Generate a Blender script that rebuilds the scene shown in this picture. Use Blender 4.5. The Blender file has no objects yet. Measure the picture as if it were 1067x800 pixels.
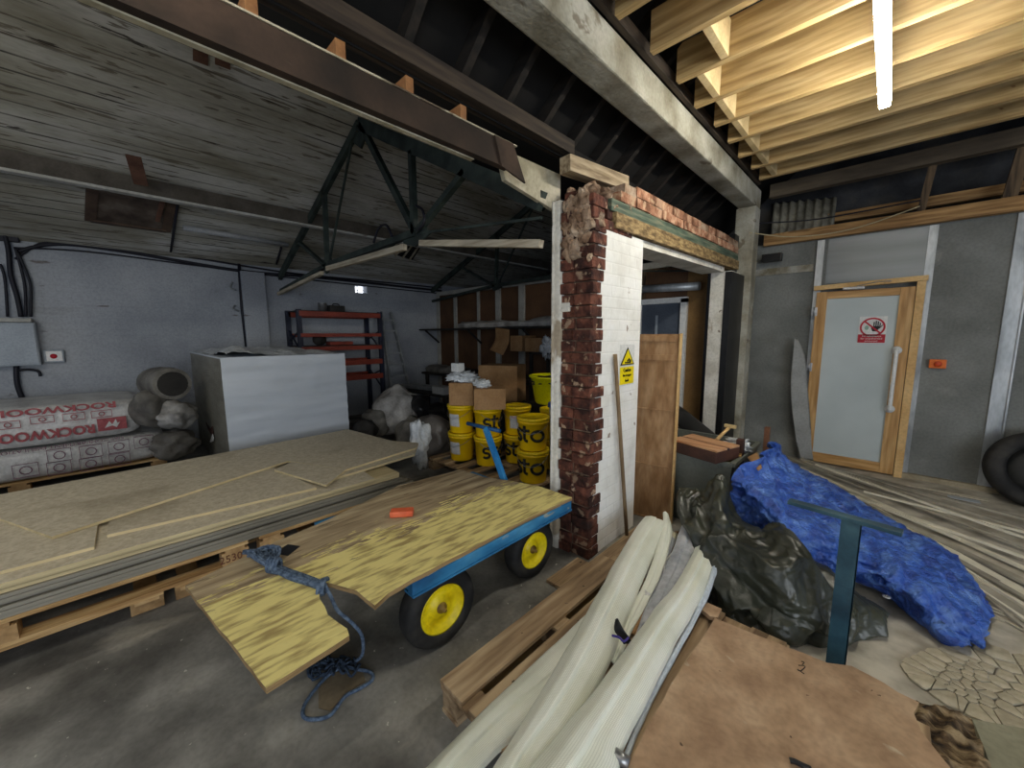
import bpy, bmesh, math, random
from mathutils import Vector, Matrix, noise
random.seed(7)
S = bpy.context.scene; COL = S.collection
R = math.radians
# ---------------------------------------------------------------- camera
CH = 1.55; YAW, PIT, ROL, FPX = R(44.4), R(7.3), R(0.3), 400.0
FW = Vector((-math.sin(YAW)*math.cos(PIT), math.cos(YAW)*math.cos(PIT), -math.sin(PIT)))
RT0 = Vector((math.cos(YAW), math.sin(YAW), 0)); UP0 = RT0.cross(FW)
RT = math.cos(ROL)*RT0 - math.sin(ROL)*UP0; UP = RT.cross(FW)
cd = bpy.data.cameras.new('camera'); cam = bpy.data.objects.new('camera', cd); COL.objects.link(cam)
cd.sensor_fit = 'HORIZONTAL'; cd.sensor_width = 36; cd.lens = FPX/1067*36; cd.clip_start = 0.02
m = Matrix((RT, UP, -FW)).transposed().to_4x4(); m.translation = (0, 0, CH); cam.matrix_world = m
S.camera = cam
# ---------------------------------------------------------------- light
S.view_settings.view_transform = 'Standard'; S.view_settings.look = 'None'
S.view_settings.exposure = 0.5; S.view_settings.gamma = 1; S.view_settings.use_curve_mapping = False
w = bpy.data.worlds.new('world'); S.world = w; w.use_nodes = True
w.node_tree.nodes['Background'].inputs[0].default_value = (0.62, 0.75, 1, 1)
w.node_tree.nodes['Background'].inputs[1].default_value = 0.30
BATTEN_E = 42.0          # emission of the added unseen fill battens
FILL_E = 130.0             # watts of the added unseen lamp filling from the right
def area(name, loc, tgt, sx, sy, e, col):
    l = bpy.data.lights.new(name, 'AREA'); l.shape = 'RECTANGLE'; l.size = sx; l.size_y = sy; l.energy = e; l.color = col
    o = bpy.data.objects.new(name, l); COL.objects.link(o); o.location = loc
    o.rotation_euler = (Vector(tgt)-Vector(loc)).to_track_quat('-Z', 'Y').to_euler(); return o
area('unseen_side_fill', (4.8, -2.2, 1.5), (-4, 1.6, 1.5), 4.5, 2.6, FILL_E, (0.86, 0.93, 1.0))  # soft cool lamp added out of view to brighten the left bay
# ---------------------------------------------------------------- positions measured from the photo
def ray(px, py): return FW*FPX + RT*(px-533.5) - UP*(py-400)
def on(px, py, ax, c):
    r = ray(px, py); t = (c-(0, 0, CH)[ax])/r[ax]; return Vector((0, 0, CH)) + r*t
def F(px, py, z=0.0): return on(px, py, 2, z)
def PX(px, py, x): return on(px, py, 0, x)
def PY(px, py, y): return on(px, py, 1, y)
SLX, SLZ, SLK = -7.4, 2.675, 0.365
def SLP(px, py, off=0.0):          # on the left roof slope
    r = ray(px, py); t = (SLZ-off+SLK*(0-SLX)-CH)/(r.z-SLK*r.x); return Vector((0, 0, CH)) + r*t
# ---------------------------------------------------------------- materials
def lin(c):
    return tuple(((v/255)/12.92 if v/255 <= 0.04045 else ((v/255+0.055)/1.055)**2.4) for v in c) + (1,)
MATS = {}
def mat(name, cols, scale=4, rough=0.8, bump=0.15, bscale=None, stretch=(1, 1, 1), metal=0.0, detail=6, spots=(), lines=(), brick=None,
        island=0.0, alpha=1.0, trans=0.0, dist=0.02, rot=None, spec=0.4, grid=None, bstretch=None, grime=(46, 0.16)):
    if name in MATS: return MATS[name]
    mt = bpy.data.materials.new(name); mt.use_nodes = True; MATS[name] = mt
    nt = mt.node_tree; N = nt.nodes; L = nt.links; bs = N['Principled BSDF']
    def nd(t, **k):
        n = N.new(t)
        for a, v in k.items(): setattr(n, a, v)
        return n
    tc = nd('ShaderNodeTexCoord'); src = tc.outputs['Object']
    if rot:
        mr = nd('ShaderNodeMapping'); mr.inputs['Rotation'].default_value = rot; L.new(src, mr.inputs[0]); src = mr.outputs[0]
    def noi(sc, st, det=detail, ds=0.0):
        mp = nd('ShaderNodeMapping'); mp.inputs['Scale'].default_value = st; L.new(src, mp.inputs[0])
        n = nd('ShaderNodeTexNoise'); n.inputs['Scale'].default_value = sc; n.inputs['Detail'].default_value = det
        n.inputs['Distortion'].default_value = ds
        L.new(mp.outputs[0], n.inputs['Vector']); return n.outputs['Fac']
    def ramp(fac, stops):
        r_ = nd('ShaderNodeValToRGB'); e = r_.color_ramp.elements
        while len(e) < len(stops): e.new(0.5)
        for i, (p, c) in enumerate(stops): e[i].position = p; e[i].color = c
        L.new(fac, r_.inputs[0]); return r_.outputs[0]
    def mix(fac, a, b, mode='MIX'):
        x = nd('ShaderNodeMix', data_type='RGBA', blend_type=mode)
        if hasattr(fac, 'links'): L.new(fac, x.inputs[0])
        else: x.inputs[0].default_value = fac
        for s, v in ((6, a), (7, b)):
            if isinstance(v, tuple): x.inputs[s].default_value = v
            else: L.new(v, x.inputs[s])
        return x.outputs[2]
    def math_(op, a, b=None, c=None):
        x = nd('ShaderNodeMath', operation=op)
        for i, v in enumerate((a, b, c)):
            if v is None: continue
            if isinstance(v, (int, float)): x.inputs[i].default_value = v
            else: L.new(v, x.inputs[i])
        return x.outputs[0]
    n1 = noi(scale, stretch)
    k = len(cols)
    if k == 1: col = ramp(n1, [(0.3, tuple(v*0.86 for v in lin(cols[0])[:3])+(1,)), (0.7, lin(cols[0]))])
    else: col = ramp(n1, [(0.36+0.28*i/(k-1), lin(c)) for i, c in enumerate(cols)])
    height = noi(bscale or scale*4, bstretch or stretch)
    if brick:
        ua, va, mort, bw, bh, str_ = brick
        sp = nd('ShaderNodeSeparateXYZ'); L.new(src, sp.inputs[0]); cb = nd('ShaderNodeCombineXYZ')
        L.new(sp.outputs[ua], cb.inputs[0]); L.new(sp.outputs[va], cb.inputs[1])
        bt = nd('ShaderNodeTexBrick'); bt.inputs['Scale'].default_value = 1; bt.inputs['Brick Width'].default_value = bw
        bt.inputs['Row Height'].default_value = bh; bt.inputs['Mortar Size'].default_value = 0.006; bt.inputs['Mortar Smooth'].default_value = 0.6
        L.new(cb.outputs[0], bt.inputs['Vector'])
        f = math_('MULTIPLY', bt.outputs['Fac'], str_)
        if mort: col = mix(f, col, lin(mort))
        height = math_('SUBTRACT', height, math_('MULTIPLY', bt.outputs['Fac'], 1.2))
    for (ua, per, wd, lc, st) in lines:
        sp = nd('ShaderNodeSeparateXYZ'); L.new(src, sp.inputs[0])
        u = math_('ADD', sp.outputs[ua], math_('MULTIPLY', noi(1.3, (0.3, 0.3, 0.3)), 0.02))
        fr = math_('FRACT', math_('DIVIDE', u, per))
        msk = math_('LESS_THAN', fr, wd/per)
        brk = ramp(noi(2.2, (0.6, 0.6, 0.6)), [(0.38, (0.15, 0.15, 0.15, 1)), (0.62, (1, 1, 1, 1))])
        col = mix(math_('MULTIPLY', math_('MULTIPLY', msk, brk), st), col, lin(lc))
        height = math_('SUBTRACT', height, msk)
    for (sc_, sst, th, soft, scol, amt) in spots:
        f = ramp(noi(sc_, sst, 8, 0.3), [(th, (0, 0, 0, 1)), (min(th+soft, 1), (1, 1, 1, 1))])
        col = mix(math_('MULTIPLY', f, amt), col, lin(scol))
    if grime:
        gf = ramp(noi(grime[0], stretch if grime[0] < 50 else (1, 1, 1), 4), [(0.33, (1-grime[1],)*3+(1,)), (0.6, (1, 1, 1, 1))])
        col = mix(1.0, col, gf, 'MULTIPLY')
    if island:
        g = nd('ShaderNodeNewGeometry')
        v = ramp(g.outputs['Random Per Island'], [(0, (1-island,)*3+(1,)), (1, (1+island*0.3,)*3+(1,))])
        col = mix(1.0, col, v, 'MULTIPLY')
    if grid:
        g0 = nd('ShaderNodeTexCoord'); uvm = nd('ShaderNodeUVMap') ; sp = nd('ShaderNodeSeparateXYZ'); L.new(uvm.outputs[0], sp.inputs[0])
        gu = math_('LESS_THAN', math_('FRACT', math_('MULTIPLY', sp.outputs[0], grid[0])), 0.3)
        gv = math_('LESS_THAN', math_('FRACT', math_('MULTIPLY', sp.outputs[1], grid[1])), 0.3)
        col = mix(math_('MULTIPLY', math_('MAXIMUM', gu, gv), grid[3]), col, lin(grid[2]))
    L.new(col, bs.inputs['Base Color'])
    bs.inputs['Roughness'].default_value = rough; bs.inputs['Metallic'].default_value = metal
    bs.inputs['Specular IOR Level'].default_value = spec
    if alpha < 1: bs.inputs['Alpha'].default_value = alpha
    if trans: bs.inputs['Transmission Weight'].default_value = trans
    if bump:
        bp = nd('ShaderNodeBump'); bp.inputs['Strength'].default_value = min(bump*2, 1); bp.inputs['Distance'].default_value = dist*(bump if bump < 1 else 1)*2
        L.new(height, bp.inputs['Height']); L.new(bp.outputs[0], bs.inputs['Normal'])
    return mt
def glow(name, c, e):
    mt = bpy.data.materials.new(name); mt.use_nodes = True; b = mt.node_tree.nodes['Principled BSDF']
    b.inputs['Base Color'].default_value = lin(c); b.inputs['Emission Color'].default_value = lin(c); b.inputs['Emission Strength'].default_value = e
    return mt
def wood(name, cols, ax, sc=7, rough=0.75, k=0.08, **kw):
    st = [1, 1, 1]; st[ax] = k
    return mat(name, cols, scale=sc*4.5, stretch=tuple(st), rough=rough, bump=kw.pop('bump', 0.12), bscale=sc*10, dist=0.01, **kw)
X_, Y_, Z_ = 0, 1, 2
concrete = mat('concrete_floor', [(84, 82, 78), (112, 110, 105), (136, 134, 128), (156, 153, 146)], 2.2, 0.72, 0.12, 22, detail=9,
    spots=[(0.9, (1, 1, 1), 0.56, 0.12, (70, 66, 60), 0.55), (3.5, (1, 0.35, 1), 0.60, 0.1, (186, 180, 164), 0.5), (30, (1, 1, 1), 0.70, 0.03, (205, 200, 188), 0.8)])
dusty = mat('dusty_floor', [(150, 140, 120), (172, 163, 143), (192, 184, 164)], 1.6, 0.85, 0.1, 25, detail=9,
    spots=[(5, (1, 1, 1), 0.62, 0.1, (206, 199, 180), 0.6), (1.2, (1, 1, 1), 0.6, 0.1, (120, 112, 98), 0.5), (40, (1, 1, 1), 0.69, 0.03, (225, 220, 208), 0.8)])
whitewash = mat('whitewashed_wall', [(134, 138, 146), (158, 162, 168), (172, 175, 180)], 0.8, 0.85, 0.12, 14, brick=(1, 2, (140, 142, 148), 0.235, 0.078, 0.10),
    spots=[(1.1, (1, 0.4, 2.5), 0.62, 0.06, (128, 124, 116), 0.7), (5, (1, 0.5, 2), 0.70, 0.03, (96, 84, 74), 0.8)])
roofboards = mat('flaking_boards', [(142, 138, 124), (168, 165, 154), (192, 191, 186)], 2.4, 0.85, 0.2, 16, stretch=(1, 0.25, 1),
    lines=[(0, 0.155, 0.016, (46, 42, 36), 0.9)], spots=[(15, (1.8, 0.2, 1), 0.60, 0.03, (98, 88, 74), 0.8), (7, (2.4, 0.3, 1), 0.66, 0.015, (50, 42, 34), 0.9), (1.2, (1, .5, 1), 0.55, 0.1, (122, 116, 98), 0.6)])
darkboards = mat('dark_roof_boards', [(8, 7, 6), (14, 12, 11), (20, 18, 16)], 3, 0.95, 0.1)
darkwood = wood('dark_rafter', [(20, 17, 14), (30, 25, 21), (40, 34, 28)], X_)
darkwoodY = wood('dark_plate', [(38, 31, 25), (56, 46, 37), (72, 60, 48)], Y_)
studdark = wood('dark_stud', [(58, 46, 34), (92, 74, 54), (112, 92, 68)], Z_)
rust = mat('rusty_steel', [(34, 26, 20), (50, 38, 29), (68, 52, 41)], 3, 0.85, 0.15, 18, spots=[(9, (1, 0.3, 1), 0.70, 0.03, (120, 108, 94), 0.5)])
creamflake = mat('cream_flaking_paint', [(150, 142, 118), (178, 170, 146), (196, 188, 166)], 6, 0.85, 0.25, 30, spots=[(8, (1, 0.4, 1), 0.62, 0.03, (72, 56, 42), 0.9)])
conbeam = mat('old_concrete', [(128, 122, 104), (162, 158, 142), (188, 185, 172)], 3, 0.85, 0.3, 30, spots=[(6, (1, 0.6, 1), 0.63, 0.04, (98, 84, 62), 0.7), (2, (1, 1, 1), 0.6, 0.06, (140, 128, 100), 0.6)])
greensteel = mat('dark_green_steel', [(30, 38, 36), (44, 54, 50), (58, 68, 62)], 6, 0.6, 0.1)
paletimber = wood('pale_timber', [(150, 138, 118), (178, 166, 144), (196, 186, 164)], X_)
joistw = wood('new_joist_wood', [(150, 122, 78), (178, 150, 102), (198, 172, 126)], X_, 5, spots=[(6, (0.12, 1, 1), 0.66, 0.03, (172, 118, 56), 0.5), (14, (0.6, 1, 1), 0.74, 0.02, (104, 62, 28), 0.8)], island=0.12)
joistend = mat('joist_packer_wood', [(190, 166, 120), (210, 188, 144)], 6, 0.75, 0.1, island=0.12)
whitebrick = mat('white_painted_brick', [(226, 224, 217), (238, 237, 231), (242, 241, 237)], 5, 0.7, 0.25, 14, brick=(1, 2, (206, 203, 196), 0.225, 0.075, 0.12), dist=0.005,
    spots=[(9, (1, 1, 1), 0.69, 0.02, (128, 104, 84), 0.8)], grime=(30, .05))
plasterw = mat('old_white_plaster', [(196, 190, 176), (216, 212, 200), (226, 222, 212)], 4, 0.85, 0.3, 18, spots=[(5, (1, 1, 0.5), 0.61, 0.04, (150, 132, 104), 0.8), (12, (1, 1, 1), 0.69, 0.02, (96, 76, 56), 0.8)])
redbrick = mat('red_brick', [(58, 34, 28), (94, 54, 42), (128, 78, 60)], 12, 0.9, 0.5, 30, island=0.5, spots=[(14, (1, 1, 1), 0.60, 0.05, (190, 160, 132), 0.8)])
topbrick = mat('rough_orange_brick', [(120, 82, 60), (168, 118, 90), (206, 166, 136)], 9, 0.9, 0.5, 30, island=0.3, spots=[(14, (1, 1, 1), 0.58, 0.05, (212, 184, 150), 0.7)])
mortar = mat('old_mortar', [(84, 66, 54), (120, 98, 80), (156, 132, 110)], 9, 0.95, 0.5, 30)
rubblem = mat('cream_rubble', [(126, 98, 76), (172, 144, 118), (200, 178, 154)], 9, 0.95, 0.5, 30, island=0.3)
greenpaint = wood('green_painted_timber', [(58, 72, 60), (84, 100, 84), (130, 128, 106)], Y_, 8)
yellowwood = wood('worn_lintel_timber', [(96, 76, 50), (136, 112, 74), (172, 148, 104)], Y_, 9, k=0.3, bump=0.4)
greyboard = mat('grey_cement_board', [(108, 110, 106), (120, 122, 118), (132, 134, 130)], 2.2, 0.75, 0.05, 30, spots=[(3.2, (1, 1, 1), 0.62, 0.08, (150, 151, 146), 0.5), (14, (1, 1, 0.3), 0.71, 0.02, (164, 164, 160), 0.6), (1.1, (1, 1, 1), 0.6, 0.1, (94, 95, 91), 0.5)])
galv = mat('galvanised_strip', [(150, 154, 156), (182, 187, 190), (200, 204, 206)], 5, 0.42, 0.05, metal=0.45, stretch=(1, 1, 0.3))
steelsheet = mat('brushed_metal_sheet', [(112, 116, 118), (136, 140, 142)], 4, 0.42, 0.05, stretch=(0.1, 1, 1), metal=0.5, grime=None)
doorwood = wood('orange_pine', [(168, 124, 70), (190, 146, 90), (206, 166, 110)], Z_, 6, 0.5, spots=[(14, (1, 1, 0.5), 0.74, 0.02, (110, 62, 24), 0.8)])
doorwoodX = wood('orange_pine_rail', [(168, 124, 70), (190, 146, 90), (206, 166, 110)], X_, 6, 0.5)
railwood = wood('brown_rail_timber', [(126, 92, 54), (162, 124, 78), (186, 148, 98)], X_, 6, spots=[(9, (0.3, 1, 1), 0.66, 0.03, (84, 56, 30), 0.7)])
doorpanel = mat('pale_grey_door_panel', [(180, 190, 190), (194, 203, 203)], 1.5, 0.45, 0.02, spots=[(8, (1, 1, 1), 0.73, 0.02, (150, 156, 156), 0.6)], grime=None)
white = mat('white_plastic', [(232, 232, 228)], 3, 0.35, 0)
red = mat('red_print', [(190, 24, 44)], 8, 0.5, 0)
redprint = mat('faded_red_print', [(140, 52, 56), (166, 78, 80)], 30, 0.5, 0)
purpleprint = mat('faded_purple_print', [(128, 88, 104)], 30, 0.5, 0)
black = mat('black_print', [(18, 18, 18)], 8, 0.5, 0)
yellowsign = mat('yellow_sign', [(246, 222, 12)], 3, 0.45, 0)
orange = mat('orange_plastic', [(236, 118, 40)], 3, 0.4, 0.02)
chrome = mat('worn_steel', [(150, 150, 150), (184, 184, 184)], 9, 0.35, 0.03, metal=0.8)
blackrub = mat('black_rubber', [(20, 20, 20), (34, 33, 32), (52, 50, 47)], 7, 0.75, 0.1, 40, spots=[(3, (1, 1, 1), 0.62, 0.1, (96, 90, 80), 0.4)])
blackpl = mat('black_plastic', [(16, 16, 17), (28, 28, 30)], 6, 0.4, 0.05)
cable = mat('dark_cable', [(14, 14, 24), (26, 26, 38)], 9, 0.6, 0.02)
yellowwheel = mat('yellow_wheel_paint', [(214, 182, 8), (240, 214, 14), (246, 226, 40)], 6, 0.45, 0.05, spots=[(9, (1, 1, 1), 0.66, 0.03, (120, 92, 30), 0.8)])
bluesteel = mat('blue_painted_steel', [(26, 84, 128), (44, 116, 162), (72, 142, 184)], 5, 0.5, 0.06, stretch=(1, 0.4, 1), spots=[(7, (1, 0.5, 1), 0.66, 0.03, (186, 176, 140), 0.7), (11, (1, 0.5, 1), 0.70, 0.02, (80, 50, 34), 0.8)])
petrolsteel = mat('petrol_blue_steel', [(34, 60, 74), (46, 78, 92), (66, 98, 108)], 5, 0.45, 0.06, spots=[(9, (1, 1, 1), 0.68, 0.03, (130, 140, 130), 0.6)])
chip = mat('chipboard_face', [(184, 172, 148), (194, 183, 159), (204, 193, 170)], 34, 0.75, 0.04, 60, detail=3, grime=(90, 0.12), spots=[(1.3, (1, 1, 1), 0.56, 0.1, (140, 126, 102), 0.5), (5, (1, 1, 1), 0.72, 0.02, (112, 98, 76), 0.7)])
chipedge = mat('pale_board_edge', [(190, 172, 130), (218, 200, 156)], 9, 0.75, 0.1, 60, stretch=(1, 0.1, 1))
greyedge = mat('grey_board_edge', [(118, 113, 100), (136, 131, 118), (148, 143, 130)], 7, 0.75, 0.1, 60, stretch=(1, 0.1, 1), island=0.3)
palletw = wood('pallet_wood_y', [(148, 112, 70), (184, 148, 98), (208, 176, 126)], Y_, 7, island=0.2)
palletx = mat('pallet_wood_x', [(146, 114, 74), (172, 138, 94), (188, 156, 110)], 9, .75, .1, 60, island=0.2)
oldpallet = wood('weathered_pallet_wood', [(126, 102, 76), (160, 134, 102), (186, 162, 128)], Y_, 5, island=0.15, bump=0.08,
    spots=[(20, (1, 1, 1), 0.70, 0.02, (44, 32, 24), 0.9), (7, (1, 0.15, 1), 0.64, 0.03, (74, 52, 34), 0.7)])
deckply = mat('yellow_worn_plywood', [(124, 106, 80), (164, 145, 114), (190, 172, 138)], 16, 0.8, 0.3, 40, stretch=(1, 0.12, 1), bstretch=(1, 0.12, 1),
    spots=[(26, (1, 0.12, 1), 0.62, 0.03, (74, 58, 40), 0.6), (4, (1, 0.3, 1), 0.70, 0.02, (84, 64, 44), 0.8)])
deckedge = mat('splintered_ply_edge', [(126, 100, 66), (170, 142, 100)], 12, 0.85, 0.3, 60, stretch=(1, 0.1, 4))
brownply = mat('brown_faced_ply', [(162, 130, 100), (180, 148, 116), (194, 164, 132)], 6, 0.65, 0.08, 40, detail=9,
    spots=[(1.1, (1, 1, 1), 0.58, 0.12, (124, 106, 80), 0.7), (6, (1, 2, 1), 0.66, 0.04, (206, 192, 166), 0.6), (30, (1, 1, 1), 0.72, 0.02, (60, 40, 26), 0.8)])
paneldoor = wood('brown_panel_board', [(150, 112, 74), (170, 132, 92), (186, 150, 110)], Z_, 3, k=0.3)
bluetarpm = mat('blue_tarpaulin', [(40, 70, 150), (58, 100, 190), (98, 136, 206)], 12, 0.34, 0.5, 34, dist=0.03, spec=0.6)
olivetarp = mat('olive_black_tarpaulin', [(36, 39, 31), (50, 53, 43), (66, 68, 56)], 3, 0.36, 0.2, 24, dist=0.03, spec=0.6)
vinyl = mat('cream_mesh_vinyl', [(222, 224, 206), (234, 236, 220), (242, 243, 230)], 4, 0.5, 0.1, 50, stretch=(1, 1, 1), grid=(40, 260, (176, 178, 164), 0.45), grime=None)
vinylpl = mat('cream_vinyl', [(224, 226, 210), (238, 240, 226)], 3, 0.45, 0.1, 30, grime=None)
greyvinyl = mat('grey_translucent_sheet', [(136, 140, 148), (164, 168, 174), (188, 190, 194)], 7, 0.35, 0.1, 30)
polywrap = mat('pale_wrapped_face', [(200, 206, 212), (212, 217, 222)], 2, 0.32, 0.15, 9, stretch=(1, 0.3, 2.5), grime=None)
polyside = mat('shaded_wrap_side', [(116, 112, 98), (138, 134, 120)], 3, 0.4, 0.3, 14, stretch=(1, 1, 4))  # brownish side, toned darker to carry the shade of that face
clearwrap = mat('clear_crumpled_wrap', [(190, 194, 196), (222, 226, 228)], 9, 0.25, 0.5, 16)
wrap = mat('printed_white_wrap', [(186, 182, 178), (206, 204, 200), (218, 216, 212)], 7, 0.35, 0.4, 22)
bagw = mat('dirty_white_sack', [(120, 116, 110), (158, 154, 148), (184, 180, 174)], 5, 0.6, 0.4, 16)
bagg = mat('grey_sack', [(84, 80, 74), (110, 106, 98), (130, 126, 118)], 5, 0.6, 0.3, 14)
card = mat('brown_cardboard', [(150, 112, 72), (172, 134, 92)], 5, 0.8, 0.05)
bucketm = mat('yellow_bucket_plastic', [(226, 180, 8), (240, 198, 14)], 2, 0.35, 0.02, grime=None)
lidm = mat('yellow_lid', [(240, 204, 20)], 2, 0.35, 0)
tubm = mat('lemon_tub', [(226, 226, 10)], 2, 0.4, 0.02)
skipm = mat('grey_skip', [(108, 112, 104), (124, 128, 120)], 4, 0.5, 0.05)
switchg = mat('pale_grey_metal', [(150, 158, 166), (164, 172, 180)], 3, 0.5, 0.02)
rackblue = mat('blue_rack_paint', [(22, 26, 42), (34, 40, 60)], 5, 0.5, 0.02)
rackred = mat('orange_red_rack_paint', [(122, 48, 34), (148, 62, 44)], 5, 0.5, 0.03)
alu = mat('dull_aluminium', [(140, 144, 146), (168, 172, 174)], 6, 0.45, 0.05, metal=0.6)
ropem = mat('blue_rope', [(62, 78, 100), (86, 104, 128), (108, 126, 148)], 60, 0.9, 0.3, 160)
plankm = mat('grey_batten', [(110, 104, 92), (146, 140, 126), (172, 166, 150)], 6, 0.8, 0.2, 30, stretch=(0.3, 0.3, 1), island=0.4)
plankl = mat('pale_dusty_batten', [(206, 198, 174), (228, 222, 202)], 6, 0.8, 0.2, 30, stretch=(0.3, 0.3, 1), island=0.2)
plasterbits = mat('broken_skim', [(164, 154, 130), (188, 178, 154), (202, 194, 172)], 5, 0.85, 0.15, 30, island=0.15)
corr = mat('grey_corrugated_sheet', [(104, 100, 88), (132, 128, 114), (150, 146, 130)], 5, 0.8, 0.15)
brownpanel = mat('dark_brown_partition', [(84, 58, 38), (104, 74, 48)], 3, 0.7, 0.05)
ochrepanel = mat('ochre_partition', [(128, 96, 54), (146, 112, 66)], 3, 0.7, 0.05)
bluedoor = mat('slate_door', [(72, 80, 92), (84, 92, 104)], 3, 0.5, 0.02)
studw = mat('white_stud', [(160, 158, 150), (178, 176, 168)], 5, 0.7, 0.05)
clutter = mat('dark_shelf', [(30, 28, 26), (48, 45, 41)], 5, 0.7, 0.1)
brownbox = wood('box_lid_veneer', [(168, 116, 78), (192, 142, 102), (204, 160, 120)], X_, 4)
brownside = mat('maroon_box_side', [(62, 40, 34), (82, 52, 42)], 5, 0.6, 0.05)
yellowpaint = mat('worn_yellow_paint', [(150, 132, 70), (196, 176, 88), (214, 194, 104)], 6, 0.8, 0.3, 24, stretch=(1, 0.2, 1), bstretch=(1, 0.12, 1))
# ---------------------------------------------------------------- mesh helper
class B:
    def __init__(s): s.bm = bmesh.new(); s.uv = s.bm.loops.layers.uv.new('UVMap')
    def faces(s, vs, fs):
        v = [s.bm.verts.new(p) for p in vs]; out = []
        for f in fs:
            try: out.append(s.bm.faces.new([v[i] for i in f]))
            except ValueError: pass
        return v, out
    def box(s, x0, x1, y0, y1, z0, z1, bev=0.0, M=None):
        vs = [Vector((x, y, z)) for z in (z0, z1) for y in (y0, y1) for x in (x0, x1)]
        if M: vs = [M @ p for p in vs]
        v, f = s.faces(vs, [(0, 2, 3, 1), (4, 5, 7, 6), (0, 1, 5, 4), (2, 6, 7, 3), (0, 4, 6, 2), (1, 3, 7, 5)])
        if bev:
            es = list({e for q in f for e in q.edges})
            bmesh.ops.bevel(s.bm, geom=es, offset=bev, segments=2, affect='EDGES', profile=0.6)
        return s
    def bar(s, p0, p1, w_, h, up=(0, 0, 1), bev=0.0):
        p0, p1 = Vector(p0), Vector(p1); d = p1-p0; l = d.length; d.normalize()
        a = d.cross(Vector(up))
        if a.length < 1e-4: a = d.cross(Vector((1, 0, 0)))
        a.normalize(); u = a.cross(d)
        M = Matrix((a, d, u)).transposed().to_4x4(); M.translation = p0
        return s.box(-w_/2, w_/2, 0, l, -h/2, h/2, bev, M)
    def prism(s, pts, t):
        pts = [Vector(p) for p in pts]; t = Vector(t); n = len(pts)
        s.faces(pts+[p+t for p in pts], [tuple(range(n))[::-1], tuple(range(n, 2*n))]+[(i, (i+1) % n, (i+1) % n+n, i+n) for i in range(n)])
        return s
    def tube(s, pts, r, n=8, closed=False):
        pts = [Vector(p) for p in pts]; rings = []; prev = None; m_ = len(pts)
        for i, p in enumerate(pts):
            if closed: d = pts[(i+1) % m_]-pts[i-1]
            else: d = pts[min(i+1, m_-1)]-pts[max(i-1, 0)]
            d.normalize()
            if prev is None:
                a = d.cross(Vector((0, 0, 1)))
                if a.length < 1e-3: a = d.cross(Vector((1, 0, 0)))
            else: a = prev-d*prev.dot(d)
            a.normalize(); prev = a; b = d.cross(a)
            rr = r[i] if isinstance(r, (list, tuple)) else r
            rings.append([s.bm.verts.new(p+(a*math.cos(t)+b*math.sin(t))*rr) for t in [2*math.pi*k/n for k in range(n)]])
        for i in range(m_ if closed else m_-1):
            A, C = rings[i], rings[(i+1) % m_]
            for k in range(n):
                try: f = s.bm.faces.new((A[k], A[(k+1) % n], C[(k+1) % n], C[k])); f.smooth = True
                except ValueError: pass
        if not closed:
            s.bm.faces.new(rings[0][::-1]); s.bm.faces.new(rings[-1])
        return s
    def lathe(s, prof, c=(0, 0, 0), n=36, M=None):
        c = Vector(c); rings = []
        for r, z in prof:
            if r < 1e-5: rings.append([s.bm.verts.new((M @ Vector((0, 0, z)) if M else Vector((0, 0, z))+c))]); continue
            q = []
            for k in range(n):
                t = 2*math.pi*k/n; p = Vector((r*math.cos(t), r*math.sin(t), z)); q.append(s.bm.verts.new(M @ p if M else p+c))
            rings.append(q)
        for A, C in zip(rings, rings[1:]):
            for k in range(n):
                j = (k+1) % n
                if len(A) == 1 and len(C) == 1: continue
                vs = (A[0], C[j], C[k]) if len(A) == 1 else ((A[k], A[j], C[0]) if len(C) == 1 else (A[k], A[j], C[j], C[k]))
                f = s.bm.faces.new(vs); f.smooth = True
        return s
    def net(s, rows, nu, nv, fn=None, thick=0.0, smooth=True, linv=False):
        def cr(P, t):
            n = len(P)-1; x = t*n; i = min(int(x), n-1); f = x-i
            p0, p1, p2, p3 = P[max(i-1, 0)], P[i], P[i+1], P[min(i+2, n)]
            return 0.5*((2*p1)+(p2-p0)*f+(2*p0-5*p1+4*p2-p3)*f*f+(3*p1-p0-3*p2+p3)*f**3)
        g = []
        for i in range(nu+1):
            t = i/nu; cur = [cr([r_[j] for r_ in rows], t) for j in range(len(rows[0]))]
            g.append([(cr(cur, j/nv) if not linv else cur[min(int(j/nv*(len(cur)-1)), len(cur)-2)].lerp(cur[min(int(j/nv*(len(cur)-1)), len(cur)-2)+1], j/nv*(len(cur)-1)-min(int(j/nv*(len(cur)-1)), len(cur)-2))) for j in range(nv+1)])
        if fn:
            h = [[None]*(nv+1) for _ in range(nu+1)]
            for i in range(nu+1):
                for j in range(nv+1):
                    du = g[min(i+1, nu)][j]-g[max(i-1, 0)][j]; dv = g[i][min(j+1, nv)]-g[i][max(j-1, 0)]
                    nr = du.cross(dv)
                    if nr.length > 0: nr.normalize()
                    if nr.z < 0: nr = -nr
                    h[i][j] = fn(g[i][j], nr, i/nu, j/nv)
            g = h
        V = [[s.bm.verts.new(p) for p in r_] for r_ in g]
        if thick: V2 = [[s.bm.verts.new(p-Vector((0, 0, thick))) for p in r_] for r_ in g]
        for i in range(nu):
            for j in range(nv):
                f = s.bm.faces.new((V[i][j], V[i][j+1], V[i+1][j+1], V[i+1][j])); f.smooth = smooth
                for l, (a, b) in zip(f.loops, ((i, j), (i, j+1), (i+1, j+1), (i+1, j))): l[s.uv].uv = (b/nv, a/nu)
                if thick: s.bm.faces.new((V2[i][j], V2[i+1][j], V2[i+1][j+1], V2[i][j+1])).smooth = smooth
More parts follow.
